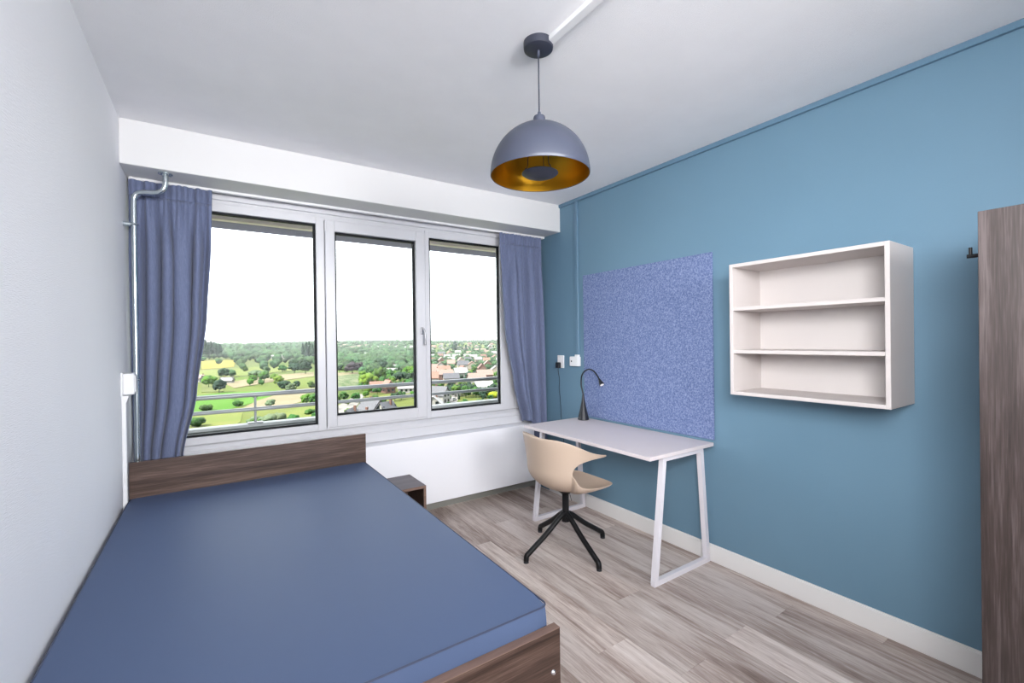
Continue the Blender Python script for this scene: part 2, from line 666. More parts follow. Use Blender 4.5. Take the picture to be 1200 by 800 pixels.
# ------------------------------------------------------------------ curtains
def curtain(name, label, top, left, right, bottom, nf, seed, yc=3.30):
    """left/right: lists of (z, x); bottom(s) gives the hem height along s in 0..1"""
    rn = random.Random(seed)
    root = thing(name, label, 'curtain', ((left[0][1] + right[0][1]) / 2, yc, .7), 'slate curtains at the window')

    def itp(L, z):
        L = sorted(L)
        if z <= L[0][0]:
            return L[0][1]
        for (a, b), (c, d) in zip(L, L[1:]):
            if z <= c:
                t = (z - a) / (c - a)
                t = t * t * (3 - 2 * t) * .5 + t * .5
                return b + (d - b) * t
        return L[-1][1]
    ph = [rn.random() * 6 for _ in range(6)]
    NS, NZ = 190, 64

    def pt(s, k, z, head):
        a, b = itp(left, z), itp(right, z)
        # uneven folds: warped phase
        ws = s + .035 * math.sin(2 * PI * (1.7 * s + ph[0])) + .02 * math.sin(2 * PI * 3.1 * s + ph[1])
        drop = max(0, min(1, (top - .10 - z) / .35))
        drop = drop * drop * (3 - 2 * drop)
        sway = .012 * math.sin(2.1 * z + ph[2] + 5 * s) * drop
        A = .010 + .026 * drop
        wv = math.sin(2 * PI * nf * ws + ph[3] + .6 * math.sin(1.4 * z + ph[4]))
        wv = math.copysign(abs(wv) ** .75, wv)
        fine = math.sin(2 * PI * nf * 2.6 * s + ph[5]) * .007 * (1 - drop)
        pinch = 1 - .45 * math.exp(-((z - (top - .085)) / .016) ** 2)
        y = yc + (A * wv + fine + .010 * math.sin(2 * PI * nf * .5 * ws + ph[4]) * drop) * pinch
        x = a + (b - a) * s + .010 * math.cos(2 * PI * nf * ws + ph[3]) * drop * math.sin(PI * s) + sway * math.sin(PI * s)
        return Vector((x, y, z))

    def sheet(zt, zb):
        bm = BM()
        g = []
        for k in range(NZ + 1):
            t = k / NZ
            row = []
            for i in range(NS + 1):
                s = i / NS
                lo = zb(s)
                z = zt + (lo - zt) * t
                row.append(bm.verts.new(pt(s, k, z, False)))
            g.append(row)
        for k in range(NZ):
            for i in range(NS):
                bm.faces.new((g[k][i], g[k][i + 1], g[k + 1][i + 1], g[k + 1][i]))
        return bm
    split = top - .085
    o = obj('cloth', sheet(split, bottom), m_curtain, root, smooth=True, angle=180)
    md = o.modifiers.new('thickness', 'SOLIDIFY')
    md.thickness = .003
    NZ = 14
    o = obj('gathered_heading', sheet(top, lambda s: split), m_curtain, root, smooth=True, angle=180)
    md = o.modifiers.new('thickness', 'SOLIDIFY')
    md.thickness = .004
    return root


curtain('curtain', 'slate blue curtain hanging behind the zinc pipe beside the bed', 2.336,
        [(.3, -.375), (2.34, -.386)],
        [(.3, -.185), (.75, -.155), (1.1, -.085), (1.57, -.028), (2.0, -.002), (2.34, .004)],
        lambda s: .66, 5.0, 3)
curtain('curtain', 'slate blue curtain hanging in the corner between window and blue wall', 2.334,
        [(.3, 2.33), (.68, 2.288), (1.0, 2.21), (1.5, 2.115), (1.9, 2.085), (2.34, 2.078)],
        [(.3, 2.572), (1.4, 2.572), (2.34, 2.54)],
        lambda s: .672 - (.24 if s > .52 else 0) * min(1, (s - .52) / .05 if s > .52 else 0), 4.6, 8)

# ------------------------------------------------------------------ pipe, socket box and duct on the left wall
pipe = thing('heating_pipe', 'shiny zinc pipe bending up into the white beam beside the curtain', 'pipe', (-.352, 3.19, 0))
pts = [(-.352, 3.19, 0), (-.352, 3.19, 1.0), (-.352, 3.19, 2.12)] + smooth_path([(-.352, 3.19, 2.17), (-.350, 3.19, 2.205), (-.338, 3.187, 2.228), (-.312, 3.181, 2.240), (-.262, 3.168, 2.243), (-.232, 3.158, 2.252), (-.214, 3.152, 2.276), (-.209, 3.15, 2.31)], 6) + [(-.209, 3.15, 2.355)]
obj('tube', tube(BM(), pts, .0135, 16), m_zinc, pipe, smooth=True)
bm = BM()
cyl(bm, (-.209, 3.15, 2.349), (-.209, 3.15, 2.355), .034, n=24)
fl = obj('flange', bm, m_zinc, pipe, smooth=True)
for k in range(4):
    a = k * PI / 2 + .5
    bm = BM()
    cyl(bm, (-.209 + .026 * math.cos(a), 3.15 + .026 * math.sin(a), 2.343), (-.209 + .026 * math.cos(a), 3.15 + .026 * math.sin(a), 2.350), .005, n=8)
    obj('screw', bm, m_chrome, fl)
for z in (2.06, 1.21):
    bm = BM()
    cyl(bm, (XL, 3.19, z), (-.366, 3.19, z), .013, n=14)
    tube(bm, [(-.352 + .0155 * math.cos(t), 3.19 + .0155 * math.sin(t), z) for t in [k * PI / 12 for k in range(25)]], .005, 8)
    obj('clamp', bm, m_zinc, pipe, smooth=True)
sb = thing('socket_box', 'white surface-mounted socket box on the white wall beside the pipe', 'socket', (-.37, 3.07, 1.143))
obj('housing', bx((XL + .008, 3.03, 1.143), (-.343, 3.115, 1.253), .006, 2), m_socket, sb)
obj('back_plate', bx((XL, 3.024, 1.137), (XL + .009, 3.121, 1.259), .003), m_socket, sb)
obj('socket_face', bx((-.344, 3.04, 1.155), (-.339, 3.105, 1.241), .002), m_socket, sb)
du = thing('cable_duct', 'narrow white cable duct running down from the socket box', 'duct', (-.388, 3.06, .01))
bm = BM()
box(bm, (XL, 3.048, .11), (XL + .018, 3.078, 1.125), .003)
obj('cover', bm, m_socket, du)
bm = BM()
prism(bm, [(XL, 3.048, 1.10), (XL + .018, 3.048, 1.10), (XL + .030, 3.048, 1.137), (XL, 3.048, 1.137)], (0, .03, 0))
obj('flared_entry', bm, m_socket, du)

# ------------------------------------------------------------------ pendant lamp and ceiling duct
PX, PY = 1.105, 1.44
pen = thing('pendant_lamp', 'graphite dome pendant lamp with a gold inside hanging from the ceiling', 'lamp', (PX, PY, 2.06))
bm = lathe(BM(), [(0, 2.563), (.052, 2.563), (.058, 2.567), (.0595, 2.575), (.0595, H), (0, H)], (PX, PY))
can = obj('canopy', bm, m_lamp_dark, pen, smooth=True)
bm = BM()
cyl(bm, (PX, PY, 2.538), (PX, PY, 2.565), .006, n=12)
obj('cord_grip', bm, m_lamp_out, can, smooth=True)
bm = BM()
cyl(bm, (PX, PY, 2.30), (PX, PY, 2.54), .003, n=10)
obj('cord', bm, m_lamp_dark, pen, smooth=True)
bm = lathe(BM(), [(0, 2.316), (.006, 2.316), (.008, 2.300), (.022, 2.298), (.024, 2.292), (.024, 2.270), (.026, 2.268), (.026, 2.258), (0, 2.256)], (PX, PY), 28)
obj('lamp_holder', bm, m_lamp_out, pen, smooth=True)
RS = .2
prof = [(RS * math.sin(t), 2.062 + (RS + .003) * math.cos(t)) for t in [PI / 2 * k / 28 for k in range(29)]]
bm = lathe(BM(), prof + [(RS - .0015, 2.060), (RS - .003, 2.062)], (PX, PY), 72)
obj('shade', bm, m_lamp_out, pen, smooth=True, angle=60)
prof = [((RS - .003) * math.sin(t), 2.062 + RS * .985 * math.cos(t)) for t in [PI / 2 * k / 28 for k in range(29)]]
obj('gold_lining', lathe(BM(), prof, (PX, PY), 72), m_gold, pen, smooth=True, angle=60)
bm = lathe(BM(), [(0, 2.051), (.025, 2.0525), (.05, 2.057), (.066, 2.063), (.0735, 2.069), (.072, 2.071), (.05, 2.069), (0, 2.068)], (PX, PY), 40)
refl = obj('reflector_disc', bm, m_lamp_dark, pen, smooth=True, angle=60)
for a in (.6, 2.7, 4.8):
    c, s = math.cos(a), math.sin(a)
    bm = tube(BM(), smooth_path([(PX + .064 * c, PY + .064 * s, 2.066), (PX + .060 * c, PY + .060 * s, 2.085), (PX + .050 * c, PY + .050 * s, 2.105), (PX + .046 * c, PY + .046 * s, 2.25)], 5), .0017, 8)
    obj('rod', bm, m_lamp_dark, refl, smooth=True)
bm = lathe(BM(), [(0, 2.256), (.022, 2.256), (.022, 2.235), (.018, 2.228), (0, 2.228)], (PX, PY), 24)
obj('bulb_socket', bm, m_gold, pen, smooth=True)
cd = thing('ceiling_duct', 'white cable duct crossing the ceiling to the pendant lamp', 'duct', (1.128, 0, H))
obj('cover', bx((1.112, -.40, H - .020), (1.146, 1.392, H), .002), m_socket, cd)

# unseen uplighters added behind the camera to brighten the ceiling
for k, (x, y) in enumerate(((-.14, -.75), (-.1, -1.9))):
    fl = thing('floor_lamp', ['black uplighter floor lamp against the white side wall', 'black uplighter floor lamp in the corner by the entrance'][k], 'lamp', (x, y, 0), 'uplighter floor lamps')
    obj('foot', lathe(BM(), [(0, .0), (.14, .0), (.14, .012), (.02, .025), (0, .025)], (x, y)), m_black, fl, smooth=True)
    bm = BM()
    cyl(bm, (x, y, .02), (x, y, 1.66), .012, n=16)
    obj('pole', bm, m_black, fl, smooth=True)
    obj('bowl', lathe(BM(), [(0, 1.655), (.06, 1.66), (.12, 1.69), (.165, 1.74), (.168, 1.74), (.125, 1.695), (.06, 1.667), (0, 1.663)], (x, y)), m_lamp_out, fl, smooth=True)
    ld = bpy.data.lights.new('uplighter_bulb', 'AREA')
    ld.shape = 'DISK'
    ld.size = .24
    ld.energy = UPLIGHT_POWER
    ld.color = (.97, .97, 1)
    lo = bpy.data.objects.new('uplighter_bulb', ld)
    COL.objects.link(lo)
    lo.parent = fl
    lo.location = (0, 0, 1.73)
    lo.rotation_euler = (PI, 0, 0)

# ------------------------------------------------------------------ bed
BX0, BX1 = XL + .016, .862
bed = thing('bed', 'low walnut laminate bed frame against the white wall', 'bed', (.23, 2.1, 0))
obj('headboard', bx((BX0, 3.118, .0), (BX1, 3.142, .772), .001), m_bed_wood, bed)
fb = obj('footboard', bx((BX0, 1.062, .0), (BX1 + .006, 1.090, .522)), m_bed_wood, bed)
obj('edge_band', bx((BX0, 1.0615, .522), (BX1 + .006, 1.0905, .524)), m_edge_wood, fb, label='lighter brown edge along the top of the footboard')
for x in (BX0 + .06, BX1 - .022):
    bm = BM()
    lathe(bm, [(0, .007), (.004, .0065), (.007, .004), (.0085, 0), (0, 0)], (0, 0), 20)
    bmesh.ops.transform(bm, matrix=Matrix.Translation((x, 1.062, .398)) @ Matrix.Rotation(R(90), 4, 'X'), verts=bm.verts)
    obj('bolt_cap', bm, m_chrome, fb, smooth=True, label='round metal bolt cap')
for x in (BX0 + .004, BX1 - .030):
    obj('side_rail', bx((x, 1.0905, .20), (x + .022, 3.1175, .44), .001), m_bed_wood, bed)
for k in range(12):
    y = 1.14 + k * .168
    obj('slat', bx((BX0 + .027, y, .412), (BX1 - .031, y + .07, .43), .002), m_edge_wood, bed)
mt = thing('mattress', 'slate blue vinyl mattress with a piped edge lying in the bed', 'mattress', (.23, 2.1, .431))
MX0, MX1, MY0, MY1, MZ0, MZ1 = XL + .0195, .850, 1.098, 3.112, .441, .585


def mattress():
    bm = BM()
    nx_, ny_ = 40, 60
    box(bm, (MX0, MY0, MZ0), (MX1, MY1, MZ1))
    bmesh.ops.subdivide_edges(bm, edges=bm.edges, cuts=22, use_grid_fill=True)
    cx, cy = (MX0 + MX1) / 2, (MY0 + MY1) / 2
    hx, hy, hz = (MX1 - MX0) / 2, (MY1 - MY0) / 2, (MZ1 - MZ0) / 2
    cz = (MZ0 + MZ1) / 2
    r = .018
    for v in bm.verts:
        # rounded box
        d = v.co - Vector((cx, cy, cz))
        q = Vector((max(-hx + .024, min(hx - .024, d.x)), max(-hy + .024, min(hy - .024, d.y)), d.z))
        e = Vector((d.x - q.x, d.y - q.y, 0))
        if abs(e.x) > 1e-6 and abs(e.y) > 1e-6:
            m = max(abs(e.x), abs(e.y))
            e = e.normalized() * m
        p = q + e
        # side bulge and crown
        t = abs(d.z) / hz
        edge = min(1, max(abs(d.x) / hx, abs(d.y) / hy))
        out = .006 * (1 - t ** 2)
        if e.length > .0235:
            p += e.normalized() * out
        if d.z > hz - 1e-5:
            p.z += .004 * (1 - edge ** 6) - .004 * edge ** 20
        v.co = Vector((cx, cy, cz)) + p
    return bm


o = obj('cover', mattress(), m_mattress, mt, smooth=True, angle=60)


def rrect(x0, x1, y0, y1, z, r, n=6):
    out = []
    for cx, cy, a0 in ((x1 - r, y1 - r, 0), (x0 + r, y1 - r, 90), (x0 + r, y0 + r, 180), (x1 - r, y0 + r, 270)):
        for k in range(n + 1):
            a = R(a0 + 90 * k / n)
            out.append(Vector((cx + r * math.cos(a), cy + r * math.sin(a), z)))
    out.append(out[0].copy())
    return out


obj('seam_piping', tube(BM(), rrect(MX0 - .001, MX1 + .001, MY0 - .001, MY1 + .001, MZ1 - .005, .024), .0028, 8, caps=False), m_piping, mt, smooth=True)
obj('base_piping', tube(BM(), rrect(MX0 - .001, MX1 + .001, MY0 - .001, MY1 + .001, MZ0 + .004, .024), .0028, 8, caps=False), m_mattress, mt, smooth=True)

# ------------------------------------------------------------------ bedside cube
ns = thing('bedside_cube', 'small dark open-fronted bedside cube between bed and white casing', 'nightstand', (1.05, 3.11, 0))
NX0, NX1, NY0, NY1, NZ = .885, 1.228, 2.955, 3.272, .392
obj('top_board', bx((NX0, NY0, NZ - .018), (NX1, NY1, NZ), .001), m_stand_wood, ns)
obj('side_board', bx((NX0, NY0, 0), (NX0 + .018, NY1, NZ - .018), .001), m_bed_wood, ns)
obj('side_board', bx((NX1 - .018, NY0, 0), (NX1, NY1, NZ - .018), .001), m_bed_wood, ns)
obj('back_board', bx((NX0 + .018, NY1 - .012, .02), (NX1 - .018, NY1, NZ - .018)), m_bed_wood, ns)
obj('bottom_board', bx((NX0 + .018, NY0, .05), (NX1 - .018, NY1 - .012, .068)), m_bed_wood, ns)
obj('edge_band', bx((NX0, NY0 - .001, NZ - .018), (NX1, NY0, NZ)), m_edge_wood, ns)
obj('edge_band', bx((NX1 - .018, NY0 - .001, 0), (NX1, NY0, NZ - .018)), m_edge_wood, ns)

# ------------------------------------------------------------------ desk
desk = thing('desk', 'pale grey desk on two white trapezoid frames against the blue wall', 'desk', (2.29, 2.23, 0))
obj('desk_top', bx((1.985, 1.632, .723), (2.584, 2.832, .745), .0015), m_desk, desk)
for y in (1.672, 2.800):
    bm = BM()
    w = .03
    A, B_, C_, D_ = (2.058, y, w / 2), (2.555, y, w / 2), (2.497, y, .707), (2.146, y, .707)
    bar(bm, A, (D_[0], y, .7225), w, (0, 1, 0))
    bar(bm, B_, (C_[0], y, .7225), w, (0, 1, 0))
    box(bm, (A[0] - w / 2, y - w / 2, 0), (B_[0] + w / 2, y + w / 2, w), .001)
    box(bm, (D_[0] - .012, y - w / 2, .6925), (C_[0] + .012, y + w / 2, .7225), .001)
    obj('trapezoid_leg', bm, m_steel_white, desk)
for x in (2.14, 2.49):
    obj('cross_rail', bx((x - .012, 1.688, .698), (x + .012, 2.784, .7225), .001), m_steel_white, desk)

# ------------------------------------------------------------------ swivel chair
CX, CY = 1.943, 2.300
ch = thing('swivel_chair', 'beige plastic shell chair on a black four-star base at the desk', 'chair', (CX, CY, 0))


def lerp(L, x):
    if x <= L[0][0]:
        return L[0][1]
    for (a, b), (c, d) in zip(L, L[1:]):
        if x <= c:
            t = (x - a) / (c - a)
            return b + (d - b) * t
    return L[-1][1]


def plan(phi):
    """plan curve of the shell wall: phi from 0 (rear) to +-; superellipse then straight forward"""
    s = 1 if phi >= 0 else -1
    p = abs(phi)
    n = 2 / 2.15
    if p <= PI / 2:
        return -.240 * math.cos(p) ** n, s * .25 * math.sin(p) ** n
    return (p - PI / 2) * .25, s * (.25 - .004 * (p - PI / 2))


def shell():
    bm = BM()
    ZM = .57
    # find phi of the cut-out
    ph_c = .0
    while plan(ph_c)[0] < -.128:
        ph_c += .002
    ph_t = PI / 2 + .13 / .25
    n1, n2, nv = 16, 18, 9
    phis = [ph_c * k / n1 for k in range(n1 + 1)] + [ph_c + (ph_t - ph_c) * ((k / n2) ** 1.5) for k in range(1, n2 + 1)]
    hi = [(-.31, .793), (-.24, .787), (-.18, .768), (-.11, .738), (-.04, .708), (.03, .684), (.09, .668), (.14, .660)]
    lo = [(-.128, .57), (-.124, .592), (-.112, .612), (-.09, .630), (-.055, .642), (.0, .649), (.07, .650), (.125, .651), (.14, .653)]
    full = [-p for p in phis[:0:-1]] + phis
    cols = []
    for ph in full:
        x, y = plan(ph)
        zt = lerp(hi, x * 1.24 if x < 0 else x)
        zb = ZM if abs(ph) <= ph_c else lerp(lo, x)
        rear = max(0, math.cos(min(abs(ph), PI / 2)))
        col = []
        for k in range(nv + 1):
            t = k / nv
            z = zb + (zt - zb) * t
            h = max(0, (z - ZM) / .22)
            fl = .034 * rear * h ** 1.5 + .012 * (1 - rear) * h ** 1.3
            nx_, ny_ = (x, y * .9) if x < 0 else (0, y)
            L = math.hypot(nx_, ny_) or 1
            # rounded tip of the arm
            tip = max(0, (abs(ph) - ph_t + .22) / .22) if abs(ph) > ph_t - .22 else 0
            col.append(bm.verts.new((x + nx_ / L * fl - .0 * tip, y + ny_ / L * fl, z)))
        cols.append(col)
    for a, b in zip(cols, cols[1:]):
        for k in range(nv):
            bm.faces.new((a[k], b[k], b[k + 1], a[k + 1]))
    # lower bowl: boundary then radial profiles
    bnd = [(*plan(ph), ZM) for ph in phis[:n1 + 1]]
    key = [Vector((bnd[-1][0], bnd[-1][1], ZM)), Vector((-.122, .2475, .540)), Vector((-.098, .247, .508)), Vector((-.05, .243, .482)), Vector((.05, .231, .459)), Vector((.15, .213, .447)), Vector((.225, .195, .443)), Vector((.258, .172, .442)), Vector((.272, .11, .440)), Vector((.277, .0, .438))]
    half = [Vector(b) for b in bnd] + smooth_path(key, 4)[1:]
    fullb = [Vector((p.x, -p.y, p.z)) for p in half[:0:-1]] + half[:-1]
    c = Vector((.02, 0, .402))
    nr = 14
    rows = []
    for p in fullb:
        row = []
        for k in range(1, nr + 1):
            t = k / nr * PI / 2
            g1, g2 = math.sin(t), 1 - math.cos(t)
            q = Vector((c.x + (p.x - c.x) * g1, c.y + (p.y - c.y) * g1, c.z + (p.z - c.z) * g2))
            row.append(bm.verts.new(q))
        rows.append(row)
    cv = bm.verts.new(c)
    N = len(rows)
    for i in range(N):
        a, b = rows[i], rows[(i + 1) % N]
        bm.faces.new((cv, a[0], b[0]))
        for k in range(nr - 1):
            bm.faces.new((a[k], a[k + 1], b[k + 1], b[k]))
    bmesh.ops.remove_doubles(bm, verts=bm.verts, dist=.0006)
    bmesh.ops.recalc_face_normals(bm, faces=bm.faces)
    for v in bm.verts:
        v.co += Vector((CX, CY, 0))
    return bm


o = obj('shell', shell(), m_beige, ch, smooth=True, angle=180)
md = o.modifiers.new('thickness', 'SOLIDIFY')
md.thickness = .008
md.offset = 0
md = o.modifiers.new('smoothing', 'SUBSURF')
md.levels = 1
md.render_levels = 1
bm = BM()
cyl(bm, (CX, CY, .20), (CX, CY, .385), .0225, n=24)
cyl(bm, (CX, CY, .375), (CX, CY, .398), .028, .06, n=24)
cyl(bm, (CX, CY, .19), (CX, CY, .252), .027, n=24)
obj('column', bm, m_black, ch, smooth=True)
for fx, fy in ((1.62, 2.306), (1.925, 1.974), (2.264, 2.283), (1.965, 2.615)):
    d = Vector((fx - CX, fy - CY, 0))
    L = d.length
    d.normalize()
    p = lambda r, z: Vector((CX, CY, 0)) + d * r + Vector((0, 0, z))
    bm = tube(BM(), smooth_path([p(.012, .243), p(.05, .224), p(L * .5, .142), p(L - .035, .062), p(L - .006, .042), p(L, .014)], 6), [.017] * 31, 12)
    leg = obj('leg', bm, m_black, ch, smooth=True)
    bm = BM()
    cyl(bm, p(L, 0), p(L, .022), .0165, .0155, n=16)
    obj('foot_glide', bm, m_black_matt, leg, smooth=True)

# ------------------------------------------------------------------ desk lamp
LX, LY = 2.500, 2.722
dl = thing('desk_lamp', 'black gooseneck desk lamp with a cone foot on the desk', 'lamp', (LX, LY, .745))
bm = lathe(BM(), [(0, .7455), (.044, .7455), (.046, .749), (.044, .757), (.034, .80), (.023, .85), (.014, .895), (.0085, .935), (.006, .955), (0, .955)], (LX, LY), 36)
obj('cone_foot', bm, m_black_matt, dl, smooth=True)
neck = smooth_path([(LX, LY, .95), (LX, LY + .010, .985), (LX, LY + .022, 1.032), (LX, LY + .014, 1.098), (LX, LY - .022, 1.14), (LX, LY - .075, 1.158), (LX, LY - .125, 1.146), (LX, LY - .165, 1.112), (LX - .002, LY - .185, 1.088)], 6)
obj('gooseneck', tube(BM(), neck, .0058, 12), m_black_matt, dl, smooth=True)
d = Vector((-.004, -.042, -.052)).normalized()
p0 = Vector((LX - .002, LY - .183, 1.091))
bm = BM()
tube(bm, [p0, p0 + d * .012, p0 + d * .035, p0 + d * .055, p0 + d * .060], [.0065, .0085, .015, .0195, .0195], 20)
hd = obj('lamp_head', bm, m_black_matt, dl, smooth=True)
bm = BM()
cyl(bm, p0 + d * .0595, p0 + d * .0615, .0155, n=20)
obj('lens', bm, m_lens, hd)

# sockets on the blue wall
so = thing('wall_socket', 'tall double white wall socket with a black plug in it', 'socket', (XR, 3.097, 1.146))
obj('plate', bx((XR - .012, 3.055, 1.146), (XR, 3.14, 1.258), .003), m_socket, so)
for z in (1.172, 1.230):
    bm = lathe(BM(), [(0, .0005), (.019, .0005), (.021, .002), (.021, 0), (0, 0)], (0, 0), 24)
    bmesh.ops.transform(bm, matrix=Matrix.Translation((XR - .012, 3.097, z)) @ Matrix.Rotation(R(-90), 4, 'Y'), verts=bm.verts)
    obj('outlet', bm, m_socket, so, smooth=True)
so = thing('wall_socket', 'square white wall socket under the blue cable strip', 'socket', (XR, 2.893, 1.17))
obj('housing', bx((XR - .038, 2.842, 1.170), (XR, 2.945, 1.252), .005, 2), m_socket, so)
obj('duct_entry', bx((XR - .026, 2.852, 1.2525), (XR, 2.892, 1.268), .002), m_socket, so)
bm = BM()
cyl(bm, (XR - .0385, 2.92, 1.212), (XR - .036, 2.92, 1.212), .0075, n=16)
obj('key_hole', bm, m_black_matt, so)
pg = thing('plug_adapter', 'black plug with a thin cable in the tall wall socket', 'plug', (XR - .03, 3.108, 1.145))
obj('body', bx((XR - .045, 3.088, 1.146), (XR - .0135, 3.128, 1.196), .005, 2), m_black_matt, pg)
cb = smooth_path([(XR - .03, 3.108, 1.148), (XR - .03, 3.107, 1.11), (XR - .026, 3.096, 1.04), (XR - .022, 3.108, .97), (XR - .02, 3.100, .89), (XR - .018, 3.094, .80), (XR - .018, 3.088, .70), (XR - .02, 3.06, .55), (XR - .02, 3.04, .30), (XR - .026, 3.0, .12), (XR - .03, 2.95, .004)], 6)
obj('cable', tube(BM(), cb, .0022, 8), m_black_matt, pg, smooth=True)

# ------------------------------------------------------------------ pin board
pb = thing('pin_board', 'large square blue felt pin board above the desk', 'board', (XR - .01, 2.21, .762))
obj('felt_panel', bx((XR - .013, 1.627, .762), (XR - .001, 2.792, 1.930), .002), m_felt, pb)

# ------------------------------------------------------------------ wall shelf
ws = thing('wall_shelf', 'cream open wall shelf with two inner boards on the blue wall', 'shelf', (2.445, 1.01, 1.094))
SX0, SX1, SY0, SY1, SZ0, SZ1, T = 2.302, 2.589, .669, 1.354, 1.094, 1.786, .018
obj('side_panel', bx((SX0, SY0, SZ0), (SX1, SY0 + T, SZ1), .0012), m_shelf, ws)
obj('side_panel', bx((SX0, SY1 - T, SZ0), (SX1, SY1, SZ1), .0012), m_shelf, ws)
obj('top_panel', bx((SX0, SY0 + T, SZ1 - T), (SX1, SY1 - T, SZ1), .0012), m_shelf, ws)
obj('bottom_panel', bx((SX0, SY0 + T, SZ0), (SX1, SY1 - T, SZ0 + T), .0012), m_shelf, ws)
obj('back_panel', bx((SX1 - .009, SY0 + T, SZ0 + T), (SX1 - .001, SY1 - T, SZ1 - T)), m_shelf_in, ws)
for z in (1.548, 1.322):
    obj('shelf_board', bx((SX0 + .004, SY0 + T, z - .009), (SX1 - .009, SY1 - T, z + .009), .0012), m_shelf, ws)

# ------------------------------------------------------------------ wardrobe and hook
WX, WY = 2.0, .361
wd = thing('wardrobe', 'tall walnut laminate wardrobe standing against the blue wall', 'wardrobe', (2.29, -.04, 0))
obj('side_panel', bx((WX + .02, WY - .019, 0), (XR - .016, WY, 1.778), .001), m_ward_wood, wd)
obj('side_panel', bx((WX + .02, WY - .90, 0), (XR - .016, WY - .881, 1.778), .001), m_ward_wood, wd)
obj('top_panel', bx((WX + .02, WY - .881, 1.76), (XR - .016, WY - .019, 1.778)), m_ward_wood, wd)
obj('back_panel', bx((XR - .026, WY - .881, .06), (XR - .017, WY - .019, 1.76)), m_ward_wood, wd)
for k, (a, b) in enumerate(((WY - .449, WY), (WY - .90, WY - .452))):
    d = obj('door', bx((WX, a, .06), (WX + .0195, b, 1.783), .0012), m_ward_wood, wd)
    y = a + .04 if k == 0 else b - .04
    bm = BM()
    cyl(bm, (WX - .028, y, .95), (WX - .028, y, 1.11), .006, n=12)
    for z in (.965, 1.095):
        cyl(bm, (WX - .028, y, z), (WX + .001, y, z), .005, n=12)
    obj('door_handle', bm, m_chrome, d, smooth=True)
obj('plinth', bx((WX + .045, WY - .881, 0), (WX + .06, WY - .019, .06)), m_ward_wood, wd)
hk = thing('coat_hook', 'small black coat hook on the end of the wardrobe', 'hook', (WX + .05, WY, 1.64))
bm = BM()
cyl(bm, (WX + .05, WY - .002, 1.652), (WX + .05, WY + .005, 1.652), .015, n=20)
obj('mounting_disc', bm, m_black, hk, smooth=True)
bm = BM()
cyl(bm, (WX + .05, WY + .004, 1.652), (WX + .05, WY + .034, 1.652), .0065, n=14)
obj('peg', bm, m_black, hk, smooth=True)
bm = BM()
cyl(bm, (WX + .05, WY + .026, 1.655), (WX + .05, WY + .026, 1.680), .0045, n=12)
obj('upright_pin', bm, m_black, hk, smooth=True)

# ------------------------------------------------------------------ balcony outside
YR = 4.60
struct('tower_wing_left', bx((-7, -4, -25), (XL - .21, 3.69, 8)), m_concrete, 'rest of the tower beside the white wall')
struct('tower_wing_right', bx((XR + .21, -4, -25), (10, 3.69, 8)), m_concrete, 'rest of the tower behind the blue wall')
struct('tower_storeys_above', bx((XL - .2, -4, H + .21), (XR + .2, 3.69, 8)), m_concrete, 'storeys of the tower above the room')
struct('tower_storeys_below', bx((XL - .2, -4, -25), (XR + .2, 3.69, -.11)), m_concrete, 'storeys of the tower below the room')
struct('balcony_slab', bx((-4, 3.69, -.35), (7, YR + .08, -.12)), m_balcony_floor, 'concrete balcony floor outside the window')
struct('upper_balcony_slab', bx((-4, 3.69, 2.405), (7, YR + .06, 2.62)), m_soffit_out, 'grey-blue underside of the balcony above')
bp = thing('balcony_parapet', 'low grey concrete parapet outside the window', 'parapet', (1.5, YR, -.12))
obj('upstand', bx((-4, YR - .05, -.12), (7, YR + .05, .668)), m_concrete, bp)
obj('coping', bx((-4, YR - .06, .668), (7, YR + .06, .692), .004), m_concrete_top, bp, label='pale coping along the top of the parapet')
br = thing('balcony_railing', 'two-bar galvanised railing above the grey parapet', 'railing', (1.5, YR, .692))
for z, r in ((.945, .020), (.817, .017)):
    bm = BM()
    cyl(bm, (-4, YR, z), (7, YR, z), r, n=16)
    obj('rail_bar', bm, m_rail, br, smooth=True)
for x in (-2.90, -1.295, .305, 1.91, 3.51, 5.11):
    bm = BM()
    cyl(bm, (x, YR, .70), (x, YR, .945), .010, n=12)
    po = obj('post', bm, m_rail, br, smooth=True)
    obj('foot_bracket', bx((x - .06, YR - .03, .692), (x + .06, YR + .03, .704), .003), m_rail, po)
sc_ = thing('sunscreen_box', 'beige roller sunscreen box along the outside top of the window', 'sunscreen', (1.1, 3.74, 2.262))
obj('housing', bx((XL - .2, 3.692, 2.268), (XR + .2, 3.79, 2.404), .006, 2), m_screen_box, sc_)
obj('bottom_bar', bx((XL - .15, 3.70, 2.262), (XR + .15, 3.745, 2.2675), .002), m_screen_box, sc_)

OUT = .165                                    # outdoor surfaces are rated in full daylight


def outc(r, g, b):
    c = srgb(r, g, b)
    return (c[0] * OUT, c[1] * OUT, c[2] * OUT, 1)


# ------------------------------------------------------------------ the valley outside
GZ = -25.0


def sstep(a, b, x):
    t = max(0, min(1, (x - a) / (b - a)))
    return t * t * (3 - 2 * t)


def ground_h(x, y):
    d = math.hypot(x, y)
    h = GZ + 20.5 * sstep(480, 1650, d)
    h += sstep(420, 900, d) * (3.2 * noise.noise(Vector((x / 310, y / 310, 1.3))) + 1.2 * noise.noise(Vector((x / 90, y / 90, 4.1))))
    h += sstep(800, 1300, d) * 5.5 * noise.noise(Vector((x / 420, y / 420, 7.7)))
    return h - .9


